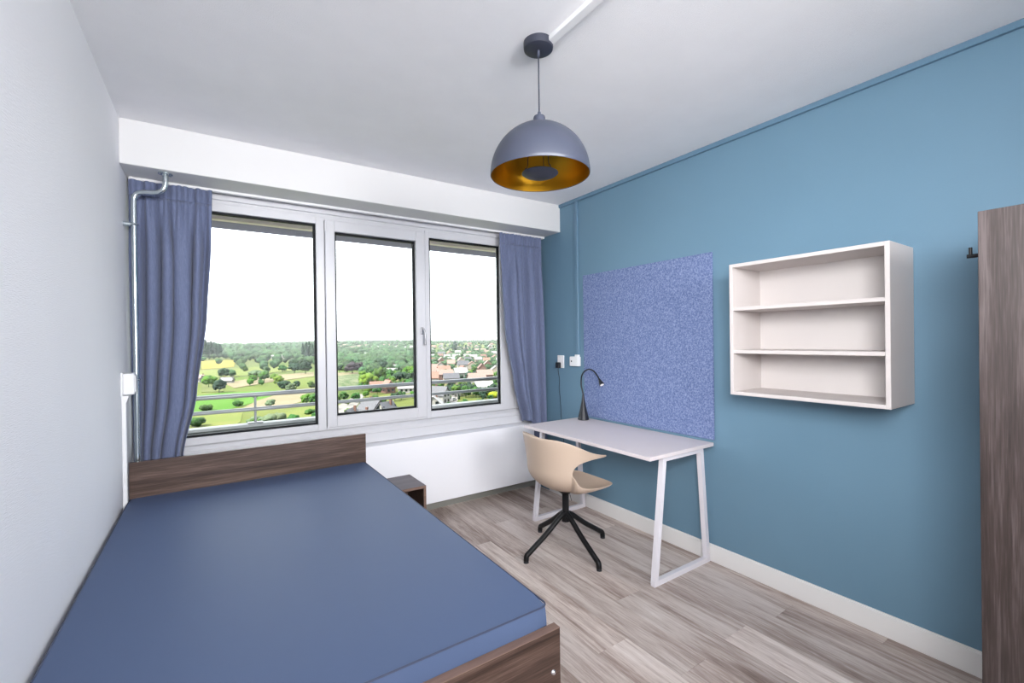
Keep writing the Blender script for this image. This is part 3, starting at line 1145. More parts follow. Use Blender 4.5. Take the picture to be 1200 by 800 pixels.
def ground_at(u, v):
    """where the line of sight of a photo pixel meets the ground"""
    d = ray(u, v)
    d = d / math.hypot(d.x, d.y)
    lo, t = 30.0, 30.0
    while t < 3500:
        z = CAMZ + d.z * t
        if z < ground_h(d.x * t, d.y * t):
            break
        lo = t
        t *= 1.03
    hi = t
    for _ in range(24):
        m = (lo + hi) / 2
        if CAMZ + d.z * m < ground_h(d.x * m, d.y * m):
            hi = m
        else:
            lo = m
    return Vector((d.x * hi, d.y * hi, ground_h(d.x * hi, d.y * hi)))


def ground_material():
    M = Mat('meadow_ground')
    tc = M.n('ShaderNodeNewGeometry')
    mp = M.n('ShaderNodeMapping')
    mp.inputs['Scale'].default_value = (.011, .021, 0)
    mp.inputs['Rotation'].default_value = (0, 0, .35)
    M.l(tc.outputs['Position'], mp.inputs['Vector'])
    vo = M.n('ShaderNodeTexVoronoi')
    vo.inputs['Scale'].default_value = 1.0
    M.l(mp.outputs[0], vo.inputs['Vector'])
    sp = M.n('ShaderNodeSeparateColor')
    M.l(vo.outputs['Color'], sp.inputs[0])
    col = M.ramp(sp.outputs[0], [(.0, outc(150, 178, 84)), (.25, outc(176, 186, 104)), (.5, outc(132, 160, 82)), (.75, outc(196, 190, 128)), (1, outc(150, 184, 70))])
    m2 = M.n('ShaderNodeMapping')
    m2.inputs['Scale'].default_value = (.06, .06, .06)
    M.l(tc.outputs['Position'], m2.inputs['Vector'])
    f = M.noise(m2.outputs[0], 1, 5, .65)
    mx = M.n('ShaderNodeMix', data_type='RGBA', blend_type='MULTIPLY')
    mx.inputs['Factor'].default_value = .6
    M.l(col, mx.inputs[6])
    M.l(M.ramp(f, [(.3, (.55, .62, .45, 1)), (.7, (1, 1, 1, 1))]), mx.inputs[7])
    M.color(mx.outputs[2])
    M.set(Roughness=.9)
    M.b.inputs['Specular IOR Level'].default_value = .05
    return M.m


def field_mat(name, a, b, stripes=None):
    M = Mat(name)
    v = M.coords((.05, .05, .05) if not stripes else stripes)
    M.color(M.ramp(M.noise(v, 1, 5, .65), [(.35, a), (.65, b)]))
    M.set(Roughness=.9)
    M.b.inputs['Specular IOR Level'].default_value = .05
    return M.m


# ground: polar grid around the tower
bm = BM()
rs = [14 * 1.075 ** k for k in range(80)]
angs = [R(-75 + 150 * k / 90) for k in range(91)]
g = [[bm.verts.new((r * math.sin(a), r * math.cos(a), ground_h(r * math.sin(a), r * math.cos(a)))) for a in angs] for r in rs]
for i in range(len(rs) - 1):
    for k in range(len(angs) - 1):
        bm.faces.new((g[i][k], g[i][k + 1], g[i + 1][k + 1], g[i + 1][k]))
bmesh.ops.recalc_face_normals(bm, faces=bm.faces)
struct('ground', bm, ground_material(), 'green valley floor far below the window', smooth=True, origin=(0, 300, GZ))


laid = []


def field(name, pix, mat, label):
    P_ = [ground_at(u, v) for u, v in pix]
    # subdivide the outline a little and lay it on the ground as a slab
    bm = BM()
    top = .06 + .012 * len(laid) if max(p.length for p in P_) < 400 else .35   # on flat ground it lies almost flush
    laid.append(name)
    prism(bm, [p + Vector((0, 0, -1.0)) for p in P_], (0, 0, 1.0 + top))
    o = struct(name, bm, mat, label)
    return o


f_green = field_mat('bright_grass', outc(120, 186, 66), outc(142, 200, 80))
f_tan = field_mat('dry_grass', outc(206, 190, 150), outc(224, 208, 172))
f_yellow = field_mat('yellow_crop', outc(216, 200, 84), outc(228, 212, 110))
f_lime = field_mat('lime_grass', outc(164, 186, 96), outc(190, 196, 112))
f_olive = field_mat('rough_pasture', outc(150, 166, 96), outc(182, 186, 120))
f_allot = field_mat('allotment_rows', outc(84, 130, 52), outc(206, 206, 170), (.25, .05, .1))
f_street = field_mat('pale_paving', outc(214, 208, 202), outc(232, 226, 220))
field('crop_field', [(236, 423), (276, 422), (274, 430), (236, 433)], f_yellow, 'yellow crop field below the dark wood')
field('pasture', [(232, 435), (300, 430), (345, 428), (345, 434), (290, 440), (232, 444)], f_lime, 'lime green pasture dotted with trees')
field('dry_field', [(262, 449), (320, 440), (368, 436), (368, 441), (322, 447), (275, 455)], f_tan, 'pinkish dry field across the valley')
field('pasture', [(236, 446), (262, 446), (262, 459), (236, 460)], f_olive, 'rough pasture beside the small grey house')
field('green_field', [(228, 464), (262, 460), (325, 457), (318, 464), (296, 472), (268, 480), (226, 484)], f_green, 'bright green meadow behind the railing')
field('dry_field', [(300, 470), (322, 463), (360, 460), (352, 471), (320, 480), (282, 480)], f_tan, 'tan mown field behind the railing')
field('green_field', [(336, 483), (372, 471), (372, 488), (334, 492)], f_lime, 'lime meadow at the corner of the tan field')
field('pasture', [(222, 488), (285, 482), (282, 494), (268, 504), (222, 510)], f_lime, 'yellow-green meadow right below the balcony')
field('allotment', [(392, 441), (421, 438), (421, 453), (392, 458)], f_allot, 'striped allotment garden beside the copper tree')
field('dry_field', [(392, 437), (424, 436), (424, 438.5), (392, 441)], f_tan, 'pale strip of field at the allotment edge')
field('street', [(392, 478), (420, 462), (428, 462), (418, 476), (404, 500), (390, 500)], f_street, 'pale street between the slate-roofed houses')
field('street', [(500, 484), (512, 466), (536, 458), (540, 462), (534, 474), (516, 486)], f_street, 'pale street beside the white gabled house')

# ------------------------------------------------------------------ trees
rnd = random.Random(11)


def crown_mesh(kind, seed, sub=2):
    """unit tree: height 1, standing on z = 0; lumpy leaf masses around a short stem"""
    rn = random.Random(seed)
    bm = BM()
    blobs = []
    if kind == 'round':
        blobs = [(0, 0, .54, .28, .30)]
        for k in range(16):
            a = rn.random() * 6.28
            z = .3 + .45 * rn.random()
            rr = .30 * (1 - abs(z - .5))
            blobs.append((rr * math.cos(a), rr * math.sin(a), z, .10 + .07 * rn.random(), .10 + .06 * rn.random()))
    elif kind == 'wide':
        for k in range(18):
            a = rn.random() * 6.28
            rr = .36 * rn.random() ** .6
            blobs.append((rr * math.cos(a), rr * math.sin(a), .34 + .42 * rn.random() * (1 - rr), .17, .16))
    elif kind == 'tall':
        for k in range(9):
            z = .16 + .74 * k / 8
            blobs.append((.03 * rn.uniform(-1, 1), .03 * rn.uniform(-1, 1), z, .15 * math.sin(PI * (.18 + .72 * k / 8)) + .03, .12))
    elif kind == 'cone':
        for k in range(7):
            z = .12 + .8 * k / 6
            blobs.append((0, 0, z, .23 * (1 - k / 7) + .02, .11))
    elif kind == 'bush':
        for k in range(9):
            a = rn.random() * 6.28
            rr = .5 * rn.random() ** .6
            blobs.append((rr * math.cos(a), rr * math.sin(a), .4 + .2 * rn.random(), .34, .36))
    for (x, y, z, rx, rz) in blobs:
        m = Matrix.Translation((x, y, z)) @ Matrix.Diagonal((rx, rx, rz, 1))
        r = bmesh.ops.create_icosphere(bm, subdivisions=sub, radius=1, matrix=m)
        for v in r['verts']:
            c = Vector((x, y, z))
            k = 1 + .45 * noise.noise(v.co * 14 + Vector((seed, 0, 0)))
            v.co = c + (v.co - c) * k
    cyl(bm, (0, 0, 0), (0, 0, .35), .03, .02, 6)
    return bm


fm = {
    'green': foliage('green_leaves', outc(36, 74, 30), outc(84, 136, 48), outc(142, 186, 80)),
    'dark': foliage('dark_green_leaves', outc(22, 52, 40), outc(48, 88, 58), outc(92, 134, 86)),
    'pale': foliage('pale_green_leaves', outc(108, 136, 92), outc(150, 172, 126), outc(186, 200, 156), .15),
    'copper': foliage('copper_leaves', outc(52, 40, 48), outc(84, 68, 78), outc(116, 98, 106), .1),
    'yellow': foliage('yellow_leaves', outc(190, 190, 20), outc(226, 224, 40), outc(244, 240, 90), .05),
    'bright': foliage('bright_green_leaves', outc(84, 136, 30), outc(126, 178, 50), outc(172, 208, 80), .15),
}
meshes = {}


def tree_mesh(kind, mat, k):
    key = (kind, mat, k)
    if key not in meshes:
        bm = crown_mesh(kind, 17 + k * 7 + len(meshes), 2)
        me = bpy.data.meshes.new(kind + '_tree')
        bm.to_mesh(me)
        bm.free()
        for p in me.polygons:
            p.use_smooth = True
        me.materials.append(fm[mat])
        meshes[key] = me
    return meshes[key]


NAMES = {'round': 'leafy_tree', 'wide': 'spreading_tree', 'tall': 'poplar_tree', 'cone': 'conifer_tree', 'bush': 'bush'}


def tree(kind, mat, pos, h, wid, label, group=None, cat='tree'):
    o = bpy.data.objects.new(NAMES[kind], tree_mesh(kind, mat, rnd.randrange(3)))
    COL.objects.link(o)
    o.location = pos - Vector((0, 0, .15))
    o.scale = (h * wid, h * wid, h)
    o.rotation_euler = (0, 0, rnd.random() * 6.28)
    # unit mesh seen in its own metres: keep the leaf texture in step with the size
    return tag(o, label, cat, group)


def px_tree(kind, mat, u, vb, hpx, wid, label, group=None, cat='tree'):
    p = ground_at(u, vb)
    return tree(kind, mat, p, hpx * p.length / FPX * .92, wid, label, group, cat)


# trees that can be told apart: (kind, leaves, u, v of foot, height in pixels, width factor, label)
px_tree('wide', 'pale', 306, 498, 16, 1.9, 'wide silvery green bush-like tree right below the railing')
px_tree('bush', 'pale', 322, 495, 12, 1.3, 'silvery shrub beside the wide silvery tree', None, 'bush')
px_tree('bush', 'green', 230, 500, 11, 1.2, 'dark green shrub at the foot of the curtain edge', None, 'bush')
px_tree('round', 'dark', 257, 460, 17, .95, 'dark round tree standing by a small pale-roofed house')
px_tree('wide', 'dark', 262, 443, 13, 1.0, 'dark spreading tree behind the small pale-roofed house')
px_tree('round', 'green', 243, 449, 10, 1.1, 'bushy tree at the edge of the rough pasture')
px_tree('wide', 'pale', 301, 444, 13, 1.5, 'broad pale tree in the middle of the valley meadows')
px_tree('round', 'green', 288, 436, 7, .9, 'small lone tree on the lime pasture')
px_tree('round', 'green', 306, 452, 9, .9, 'small tree on the pinkish dry field')
px_tree('wide', 'dark', 335, 458, 15, 1.2, 'grey-green broad tree at the end of the dry field')
px_tree('round', 'dark', 345, 437, 14, 1.1, 'dense dark tree in the copse before the poplars')
px_tree('round', 'dark', 358, 438, 17, 1.0, 'tallest dark tree in the copse before the poplars')
px_tree('round', 'green', 331, 436, 10, 1.2, 'low green tree at the copse edge')
for u in (355.5, 359, 362.5, 366, 370):
    px_tree('tall', 'dark', u, 422, 20 + rnd.random() * 3, .55, 'slender dark poplar in a short row beyond the copse', 'poplars beyond the copse')
px_tree('bush', 'green', 279, 476, 7, 1.1, 'small shrub in the bright green meadow', None, 'bush')
px_tree('round', 'green', 299, 467, 6, 1.0, 'tiny tree behind the railing post')
px_tree('bush', 'green', 241, 481, 7, 1.2, 'loose shrub on the left of the green meadow', None, 'bush')
px_tree('round', 'bright', 359, 473, 14, 1.0, 'bright green tree at the tan field edge')
px_tree('round', 'green', 368, 474, 15, .9, 'mid green tree beside the white mullion')
px_tree('bush', 'green', 363, 485, 7, 1.4, 'bronze green scrub on the lime meadow', None, 'bush')
for k, u in enumerate((239, 245, 251, 256)):
    px_tree('round', 'dark', u, 421, 25 - k * 1.5, .42, 'tall dark tree in the wood beyond the yellow field', 'wood beyond the yellow field')
px_tree('wide', 'copper', 413, 437, 17, 1.25, 'big copper-leaved tree beside the allotment')
px_tree('round', 'copper', 421, 436, 14, 1.0, 'smaller copper-leaved tree behind the big one')
px_tree('round', 'dark', 398, 437, 12, 1.0, 'dark green tree on the near side of the copper tree')
px_tree('round', 'green', 405, 437, 10, .9, 'green tree tucked under the copper tree')
px_tree('wide', 'bright', 433, 452, 24, 1.0, 'large bright green tree behind the orange-roofed house')
px_tree('round', 'bright', 427, 453, 16, 1.0, 'rounded bright tree beside the allotment end')
px_tree('round', 'green', 446, 447, 21, .9, 'tall green tree above the orange roof')
px_tree('round', 'dark', 449, 435, 15, .9, 'dark crown behind the tall green tree')
px_tree('wide', 'dark', 469, 449, 18, 1.1, 'dense dark tree beside the orange-roofed house')
px_tree('round', 'bright', 459, 450, 12, 1.0, 'yellow-green tree at the orange gable')
px_tree('round', 'dark', 480, 449, 16, 1.0, 'dark tree by the white sash stile')
px_tree('round', 'dark', 463, 470, 13, 1.0, 'dark tree beside the slate-roofed houses')
px_tree('round', 'bright', 470, 466, 10, .9, 'light green tree behind the slate-roofed houses')
px_tree('wide', 'bright', 463, 494, 17, 1.0, 'bright green tree right behind the lower rail')
px_tree('round', 'green', 482, 492, 20, 1.0, 'dark green tree at the foot of the opening sash')
px_tree('round', 'green', 472, 494, 15, .9, 'mid green tree between the two rail-side trees')
px_tree('round', 'green', 403, 470, 14, .95, 'green street tree by the pale street')
px_tree('round', 'bright', 396, 470, 10, 1.0, 'bright shrub-like tree by the pale street')
px_tree('round', 'green', 417, 472, 15, .9, 'round tree behind the slate gable')
px_tree('round', 'bright', 408, 488, 12, .95, 'light green tree in front of the slate-roofed house')
px_tree('bush', 'yellow', 578, 466, 9, 1.6, 'vivid yellow flowering shrub behind the lower rail', None, 'bush')
px_tree('bush', 'yellow', 588, 465, 8, 1.5, 'second vivid yellow shrub beside the pane edge', None, 'bush')
px_tree('round', 'bright', 520, 473, 10, .9, 'small green tree beside the white gabled house')
px_tree('wide', 'dark', 551, 449, 18, 1.05, 'large dark tree standing in the town')
px_tree('round', 'dark', 508, 444, 12, 1.1, 'dark tree beside the mullion above the rail')
px_tree('round', 'green', 581, 457, 18, .8, 'tall dark green tree at the pane edge')
px_tree('tall', 'dark', 533, 413, 15, 1.3, 'tall dark cypress on the town hillside')
px_tree('cone', 'dark', 546, 413, 10, 1.3, 'pointed conifer next to the tall cypress')
for k in range(16):
    u = 530 + k * 4.0
    px_tree('round', ('dark', 'green', 'dark')[k % 3], u, 462 + 4 * rnd.random(), 14 + 5 * rnd.random(), .85, 'tree in the dense row behind the two rails', 'tree row behind the rails')
for k in range(10):
    u = 540 + k * 4.6
    px_tree('bush', 'green', u, 476 + 2 * rnd.random(), 9, 1.0, 'green shrub in the hedge row above the parapet', 'hedge above the parapet', 'bush')

# ------------------------------------------------------------------ houses
wm = {'white': plain('white_render', outc(232, 228, 220), .8), 'brick': mottled('red_brick', outc(150, 96, 80), outc(178, 124, 104), 3, .9),
      'cream': plain('cream_render', outc(226, 208, 186), .8)}
rm = {'slate': mottled('slate_roof', outc(104, 104, 116), outc(136, 136, 148), 2, .7), 'orange': mottled('orange_roof_tile', outc(206, 140, 116), outc(222, 164, 140), 2, .8),
      'pink': mottled('faded_roof_tile', outc(208, 164, 148), outc(226, 190, 176), 2, .8), 'pale': plain('pale_roof', outc(226, 222, 222), .6),
      'red': mottled('red_roof_tile', outc(176, 118, 104), outc(196, 140, 126), 2, .8)}
m_win = plain('dark_window_glass', outc(52, 60, 72), .2)


def house(pos, w, l, hw, hr, rot, wall, roof, label, group=None, detail=True, name='house'):
    t = thing(name, label, 'house', pos, group)
    t.rotation_euler = (0, 0, rot)
    WORLD_LOC[t.name] = Vector((0, 0, 0))
    bm = BM()
    prism(bm, [(-w / 2, -l / 2, -1), (w / 2, -l / 2, -1), (w / 2, -l / 2, hw), (0, -l / 2, hw + hr), (-w / 2, -l / 2, hw)], (0, l, 0))
    obj('walls', bm, wm[wall], t)
    o = .45
    k = hr / (w / 2)
    bm = BM()
    th = .3
    prism(bm, [(-w / 2 - o, -l / 2 - o, hw - o * k), (0, -l / 2 - o, hw + hr), (w / 2 + o, -l / 2 - o, hw - o * k), (w / 2 + o, -l / 2 - o, hw - o * k + th), (0, -l / 2 - o, hw + hr + th), (-w / 2 - o, -l / 2 - o, hw - o * k + th)], (0, l + 2 * o, 0))
    ro = obj('roof', bm, rm[roof], t)
    if detail:
        obj('chimney', bx((w * .18 - .35, l * .2 - .35, hw + hr * .4), (w * .18 + .35, l * .2 + .35, hw + hr + 1.0)), wm['brick'], ro)
        for s in (-1, 1):
            for zz in (1.0, 3.4):
                if zz + 1.3 > hw:
                    continue
                for yy in (-l * .28, 0, l * .28):
                    x = s * w / 2
                    obj('window', bx((min(x, x + s * .06), yy - .6, zz), (max(x, x + s * .06), yy + .6, zz + 1.3)), m_win, t)
            y = s * l / 2
            for xx in (-w * .22, w * .22):
                for zz in (1.0, 3.4):
                    obj('window', bx((xx - .6, min(y, y + s * .06), zz), (xx + .6, max(y, y + s * .06), zz + 1.3)), m_win, t)
    return t


pix_homes = []


def px_house(u, vb, w, l, hw, hr, rot, wall, roof, label, **k):
    w, l, hw, hr = w * .74, l * .74, hw * .8, hr * .74
    p = ground_at(u, vb)
    pix_homes.append((p, .55 * max(w, l)))
    return house(p, w, l, hw, hr, R(rot), wall, roof, label, **k)


px_house(436, 487, 8.5, 11, 3.6, 4.2, 25, 'cream', 'slate', 'large slate-roofed house beside the pale street')
px_house(453, 487, 7, 8, 3.4, 4.0, -60, 'white', 'slate', 'slate-roofed house standing close behind the large one')
px_house(411, 499, 7.5, 8.5, 3.4, 3.8, -35, 'cream', 'slate', 'slate-roofed house nearest the pane bottom')
px_house(432, 501, 7.5, 8.5, 3.4, 3.6, 40, 'white', 'slate', 'slate-roofed house half hidden by the parapet')
px_house(453, 499.5, 7.5, 8.5, 3.2, 3.4, -40, 'white', 'slate', 'slate-roofed house beside the bright green tree')
px_house(444, 459, 7, 12, 3.6, 3.6, 78, 'brick', 'orange', 'orange-roofed house with a brick gable below the tall trees')
px_house(455, 460, 7, 9, 4.2, 4.4, 5, 'brick', 'orange', 'steep orange-roofed wing facing the railing')
px_house(465, 432, 8, 18, 3, 2.2, 70, 'white', 'pale', 'long pale-roofed building among the dark trees')
px_house(458, 437, 8, 14, 3, 2.2, 60, 'white', 'pale', 'shorter pale-roofed building in front of the long one')
px_house(266, 449, 8, 10, 2.6, 2.4, 70, 'white', 'pale', 'small pale-roofed house in the valley meadows')
px_house(237, 447, 9, 12, 3.2, 3.0, 20, 'white', 'pink', 'grey-white house at the curtain edge in the valley')
px_house(514, 473, 8.5, 11, 5.2, 4.4, 35, 'white', 'slate', 'white gabled house with a slate roof by the mullion')
px_house(508, 483, 9, 12, 4.2, 4.2, -25, 'white', 'pale', 'white house nearest the parapet by the mullion')
px_house(567, 460, 8, 12, 4.2, 3.4, 75, 'white', 'pale', 'white house behind the vivid yellow shrub')
px_house(476, 460, 8, 11, 3.4, 3.0, 70, 'white', 'pale', 'pale house by the stile of the opening sash')
px_house(435, 411, 9, 18, 4, 3, 75, 'white', 'red', 'lone red-roofed house on the wooded hill')
px_house(425, 417, 10, 40, 5, 2, 80, 'white', 'pale', 'long white hall at the edge of the wooded hill')
px_house(325, 420, 10, 44, 5, 2, 80, 'white', 'pale', 'long white hall on the hazy hillside')

GREY_TOWN = 'house with a faded roof among the trees of the hillside town'
town = []
rt = random.Random(23)
rows = [(404, 6), (407.5, 10), (411.5, 13), (416, 13), (421, 13), (426, 12), (431.5, 12), (437.5, 11), (444, 9), (450, 8)]
for v, n in rows:
    for k in range(n):
        u = 500 + (k + .2 + .6 * rt.random()) * 135 / n
        vv = v + rt.uniform(-1.2, 1.2)
        p = ground_at(u, vv)
        if any((p - q).length < 13 for q in town):
            continue
        town.append(p)
        roof = rt.choice(['pink', 'orange', 'pink', 'slate', 'red', 'pale'])
        wall = rt.choice(['white', 'brick', 'cream', 'white'])
        lab = {'pink': 'house with a faded pink roof in the hillside town', 'orange': 'house with an orange tiled roof in the hillside town', 'slate': 'house with a slate grey roof in the hillside town',
               'red': 'house with a brick red roof in the hillside town', 'pale': 'house with a whitish roof in the hillside town'}[roof]
        house(p, 6 + 1.5 * rt.random(), 7 + 4 * rt.random(), 3.6 + rt.random(), 2.4 + rt.random(), R(rt.choice([70, 75, 80, 160, 165]) + rt.uniform(-8, 8)), wall, roof, lab, group='hillside town houses, ' + roof, detail=False)
# some roofs far behind the middle pane
for k in range(12):
    u = 395 + k * 8 + rt.random() * 5
    p = ground_at(u, 405 + 5 * rt.random())
    town.append(p)
    house(p, 9, 14 + 6 * rt.random(), 4.5, 3, R(75 + rt.uniform(-10, 10)), 'white', rt.choice(['pink', 'pale']), 'pale little house scattered in the far woods', group='houses in the far woods', detail=False)

# white car in the street
cp = ground_at(531, 470)
car = thing('car', 'white car parked on the street by the white gabled house', 'car', cp)
car.rotation_euler = (0, 0, R(-50))
WORLD_LOC[car.name] = Vector((0, 0, 0))
m_car = plain('white_car_paint', outc(240, 240, 240), .25)
obj('body', bx((-.88, -2.1, .42), (.88, 2.1, 1.05), .18, 3), m_car, car, smooth=True)
bm = bx((-.8, -1.5, .95), (.8, 1.0, 1.62), .22, 3)
cabin = obj('cabin_glass', bm, m_win, car, smooth=True)
obj('car_roof', bx((-.66, -1.2, 1.58), (.66, .62, 1.66), .03), m_car, car)
for x in (-.82, .82):
    for y in (-1.3, 1.3):
        bm = BM()
        cyl(bm, (x - .1, y, .45), (x + .1, y, .45), .33, n=16)
        obj('wheel', bm, m_rubber, car, smooth=True)

# ------------------------------------------------------------------ woods: the nearest trees one by one, the rest as one mass
spots = []
rw = random.Random(41)


def zone_ok(u, v, p):
    """how likely a tree stands at a photo position on the ground"""
    if u < 375:
        if v > 427:
            return .045
        if v > 421:
            return .30 if u > 270 else .05
        return 1
    if u < 497:
        if v > 462:
            return .16
        if v > 434 and u < 424:
            return 0
        return .95 if v < 436 else .5
    if v > 458:
        return .3
    return .75 if v > 405 else 1


def project(p):
    q = p - CAMLOC
    c = q.dot(_f)
    return 600 + FPX * q.dot(_r2) / c, 400 - FPX * q.dot(_u2) / c


tries = 0
for ring_i in range(140):
    r0 = 140 * 1.019 ** ring_i
    step = max(7.5, .0115 * r0)
    a0, a1 = R(-16), R(47)
    n = int((a1 - a0) * r0 / step)
    for k in range(n):
        a = a0 + (a1 - a0) * (k + rw.random()) / n
        r = r0 * (1 + .019 * rw.random())
        x, y = r * math.sin(a), r * math.cos(a)
        p = Vector((x, y, ground_h(x, y)))
        u, v = project(p)
        pr_ = zone_ok(u, v, p)
        if rw.random() > pr_:
            continue
        if any((p - q).length < 7 for q in town) and rw.random() < .93:
            continue
        spots.append((p, u, v))
near = [s for s in spots if 225 < s[1] < 600]
near.sort(key=lambda s: s[0].length)
taken = [(o.location.copy(), .36 * o.scale[0]) for o in bpy.data.objects if o.name.split('.')[0] in ('leafy_tree', 'spreading_tree', 'bush', 'conifer_tree', 'poplar_tree')] + [(q, 6.0 if q.length < 700 else 12.0) for q in town] + pix_homes
kept, dropped = [], set()
for s in near:
    if len(kept) == 200:
        break
    rad = .36 * (4.2 if s[0].length < 220 else 5.5 if s[0].length < 320 else 7.5)
    if any((s[0] - q).length < .95 * (rad + w_) for q, w_ in taken):
        dropped.add(id(s))
        continue
    kept.append(s)
    taken.append((s[0], rad))
single = set(id(s) for s in kept)
spots = [s for s in spots if id(s) not in dropped]
rest = []
for s in spots:
    p, u, v = s
    d_ = p.length
    h = rw.uniform(.7, 1.3) * (4.2 if d_ < 220 else 5.5 if d_ < 320 else 7.5 if d_ < 500 else 10)
    if u > 497:
        h *= .72
    if id(s) in single:
        kind = rw.choice(['round', 'round', 'wide'] if u < 497 else ['round', 'round', 'wide', 'cone'])
        leaf = rw.choice(['green', 'green', 'pale', 'dark', 'bright'] if u < 375 else ['green', 'bright', 'dark', 'green'])
        where = 'scattered over the valley meadows' if u < 375 else 'in the woods behind the opening sash' if u < 497 else 'between the houses of the town'
        shape = {'round': 'rounded', 'wide': 'broad', 'cone': 'pointed'}[kind]
        tone = {'green': 'mid green', 'dark': 'dark green', 'pale': 'pale green', 'bright': 'bright green'}[leaf]
        tree(kind, leaf, p, h, .95, '%s %s tree %s' % (shape, tone, where), '%s %s trees %s' % (shape, tone, where))
    else:
        rest.append((p, h))
# no crown stands inside a house or inside another crown: a plant that does is stepped along its own
# line of sight (keeping its apparent size) or a little sideways until it just stands clear
from mathutils.bvhtree import BVHTree
bpy.context.view_layer.update()
PLANTS = ('bush', 'leafy_tree', 'spreading_tree', 'poplar_tree', 'conifer_tree')
mesh_np = {}


def solid(root, shift=Vector((0, 0, 0)), k=1.0):
    """bounding box and triangle tree of a thing moved by shift and scaled by k about its foot"""
    V, F, n0 = [], [], 0
    for o in [root] + list(root.children_recursive):
        if o.type != 'MESH':
            continue
        if o.data.name not in mesh_np:
            co = np.empty(len(o.data.vertices) * 3)
            o.data.vertices.foreach_get('co', co)
            mesh_np[o.data.name] = (co.reshape(-1, 3), [tuple(p.vertices) for p in o.data.polygons])
        co, fs = mesh_np[o.data.name]
        mw = np.array(o.matrix_world)
        X = co @ mw[:3, :3].T + mw[:3, 3]
        foot = np.array(root.matrix_world.translation)
        V.append((X - foot) * k + foot + np.array(shift))
        F += [tuple(i + n0 for i in f) for f in fs]
        n0 += len(co)
    V = np.concatenate(V)
    return V.min(0), V.max(0), V, F


def apart(s, others):
    lo, hi, V, F = s
    tree_ = None
    for q in others:
        if (lo < q[1]).all() and (hi > q[0]).all():
            if tree_ is None:
                tree_ = BVHTree.FromPolygons(V.tolist(), F)
            if len(q) == 4:
                q.append(BVHTree.FromPolygons(q[2].tolist(), q[3]))
            if tree_.overlap(q[4]):
                return False
    return True


roots = [o for o in bpy.data.objects if o.parent is None]
homes = [o for o in roots if o.name.split('.')[0] in ('house', 'car')]
plants = [o for o in roots if o.name.split('.')[0] in PLANTS]
offers = sorted(((dd, ds) for dd in [i * .01 for i in range(-14, 15)] for ds in [i * .0025 for i in range(-5, 6)]),
                key=lambda c: abs(c[0]) + 5 * abs(c[1]))
settled = []
stuck = []
for o in homes + plants:
    p = o.location.copy()
    d = math.hypot(p.x, p.y)
    ahead = Vector((p.x / d, p.y / d, 0))
    aside = Vector((ahead.y, -ahead.x, 0))
    is_plant = o.name.split('.')[0] in PLANTS
    for dd, ds in offers:
        q = p + ahead * (dd * d) + aside * (ds * d)
        q.z = p.z + ground_h(q.x, q.y) - ground_h(p.x, p.y)
        k = 1 + dd if is_plant else 1.0
        s = solid(o, q - p, k)
        if apart(s, settled):
            break
    else:
        stuck.append(o.name)
        q, k, s = p, 1.0, solid(o)
    if (q - p).length > .01:
        o.location = q
        o.scale = o.scale * k
    settled.append(list(s))
print('stuck', stuck)
bpy.context.view_layer.update()
taken = [(o.location.copy(), .36 * o.scale[0]) for o in plants] + [(q, 6.0 if q.length < 700 else 12.0) for q in town] + pix_homes
tq = np.array([q[:] for q, _ in taken])
tw = np.array([w_ for _, w_ in taken])
rest = [(p, h) for p, h in rest if (np.hypot(tq[:, 0] - p.x, tq[:, 1] - p.y) > tw + .5 * h).all()]
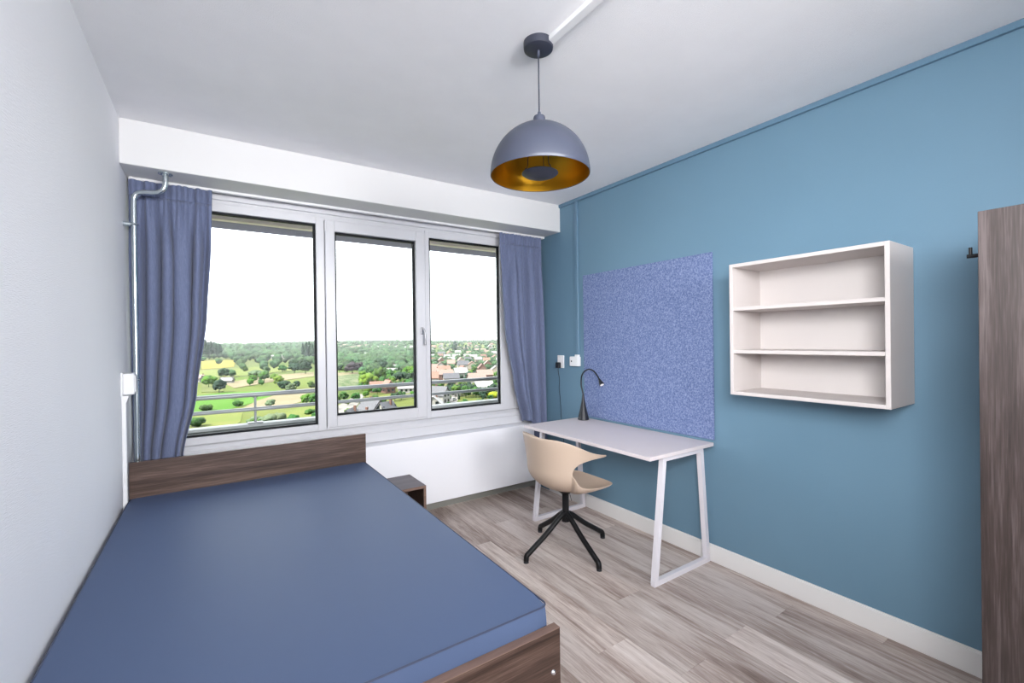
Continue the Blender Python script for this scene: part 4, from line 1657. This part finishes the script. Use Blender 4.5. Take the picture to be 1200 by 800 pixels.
# the mass
bases = []
for k in range(4):
    bm = BM()
    for (x, y, z, rx, rz) in ((0, 0, .5, .40, .42), (.2, .1, .62, .24, .25), (-.17, .15, .55, .25, .28), (.02, -.22, .6, .24, .27)):
        m = Matrix.Translation((x, y, z)) @ Matrix.Diagonal((rx, rx, rz, 1))
        rr = bmesh.ops.create_icosphere(bm, subdivisions=1, radius=1, matrix=m)
        for vv in rr['verts']:
            vv.co += Vector((noise.noise(vv.co * 7 + Vector((k * 5, 0, 0))), noise.noise(vv.co * 7 + Vector((0, k * 5, 9))), noise.noise(vv.co * 7 + Vector((3, 0, k * 5))))) * .09
    bm.verts.ensure_lookup_table()
    V = np.array([vv.co[:] for vv in bm.verts])
    F = np.array([[vv.index for vv in f.verts] for f in bm.faces])
    bases.append((V, F))
    bm.free()
VV, FF, TT = [], [], []
off = 0
for p, h in rest:
    V, F = bases[rw.randrange(4)]
    a = rw.random() * 6.28
    c, s_ = math.cos(a), math.sin(a)
    w = h * rw.uniform(.85, 1.2)
    X = np.empty_like(V)
    X[:, 0] = (V[:, 0] * c - V[:, 1] * s_) * w + p.x
    X[:, 1] = (V[:, 0] * s_ + V[:, 1] * c) * w + p.y
    X[:, 2] = V[:, 2] * h + p.z - .6
    VV.append(X)
    FF.append(F + off)
    TT.append(np.full(len(V), rw.random()))
    off += len(V)
if VV:
    VV = np.concatenate(VV)
    FF = np.concatenate(FF)
    TT = np.concatenate(TT)
    me = bpy.data.meshes.new('distant_woods')
    me.vertices.add(len(VV))
    me.vertices.foreach_set('co', VV.ravel())
    me.loops.add(FF.size)
    me.loops.foreach_set('vertex_index', FF.ravel().astype(np.int32))
    me.polygons.add(len(FF))
    me.polygons.foreach_set('loop_start', np.arange(0, FF.size, 3, dtype=np.int32))
    me.polygons.foreach_set('loop_total', np.full(len(FF), 3, dtype=np.int32))
    me.polygons.foreach_set('use_smooth', np.ones(len(FF), dtype=bool))
    at = me.attributes.new('tree_tone', 'FLOAT', 'POINT')
    at.data.foreach_set('value', TT.astype(np.float32))
    me.update()
    me.validate()
    me.materials.append(foliage('woodland_leaves', outc(40, 84, 56), outc(88, 134, 82), outc(154, 188, 118), .5, attr=True))
    wo = bpy.data.objects.new('distant_woods', me)
    COL.objects.link(wo)
    tag(wo, 'dense green woods covering the far hills to the skyline', 'woods')
    wo['kind'] = 'stuff'
print('trees', len(spots), 'rest', len(rest))

# summer haze over the valley
hz = Mat('valley_haze')
hz.t.nodes.remove(hz.b)
vs = hz.n('ShaderNodeVolumeScatter')
vs.inputs['Color'].default_value = (.93, .97, 1, 1)
vs.inputs['Density'].default_value = HAZE
vs.inputs['Anisotropy'].default_value = .2
hz.l(vs.outputs[0], hz.t.nodes['Material Output'].inputs['Volume'])
ho = struct('valley_haze', bx((-1600, 120, -60), (2600, 3400, 90)), hz.m, 'thin white summer haze over the valley')
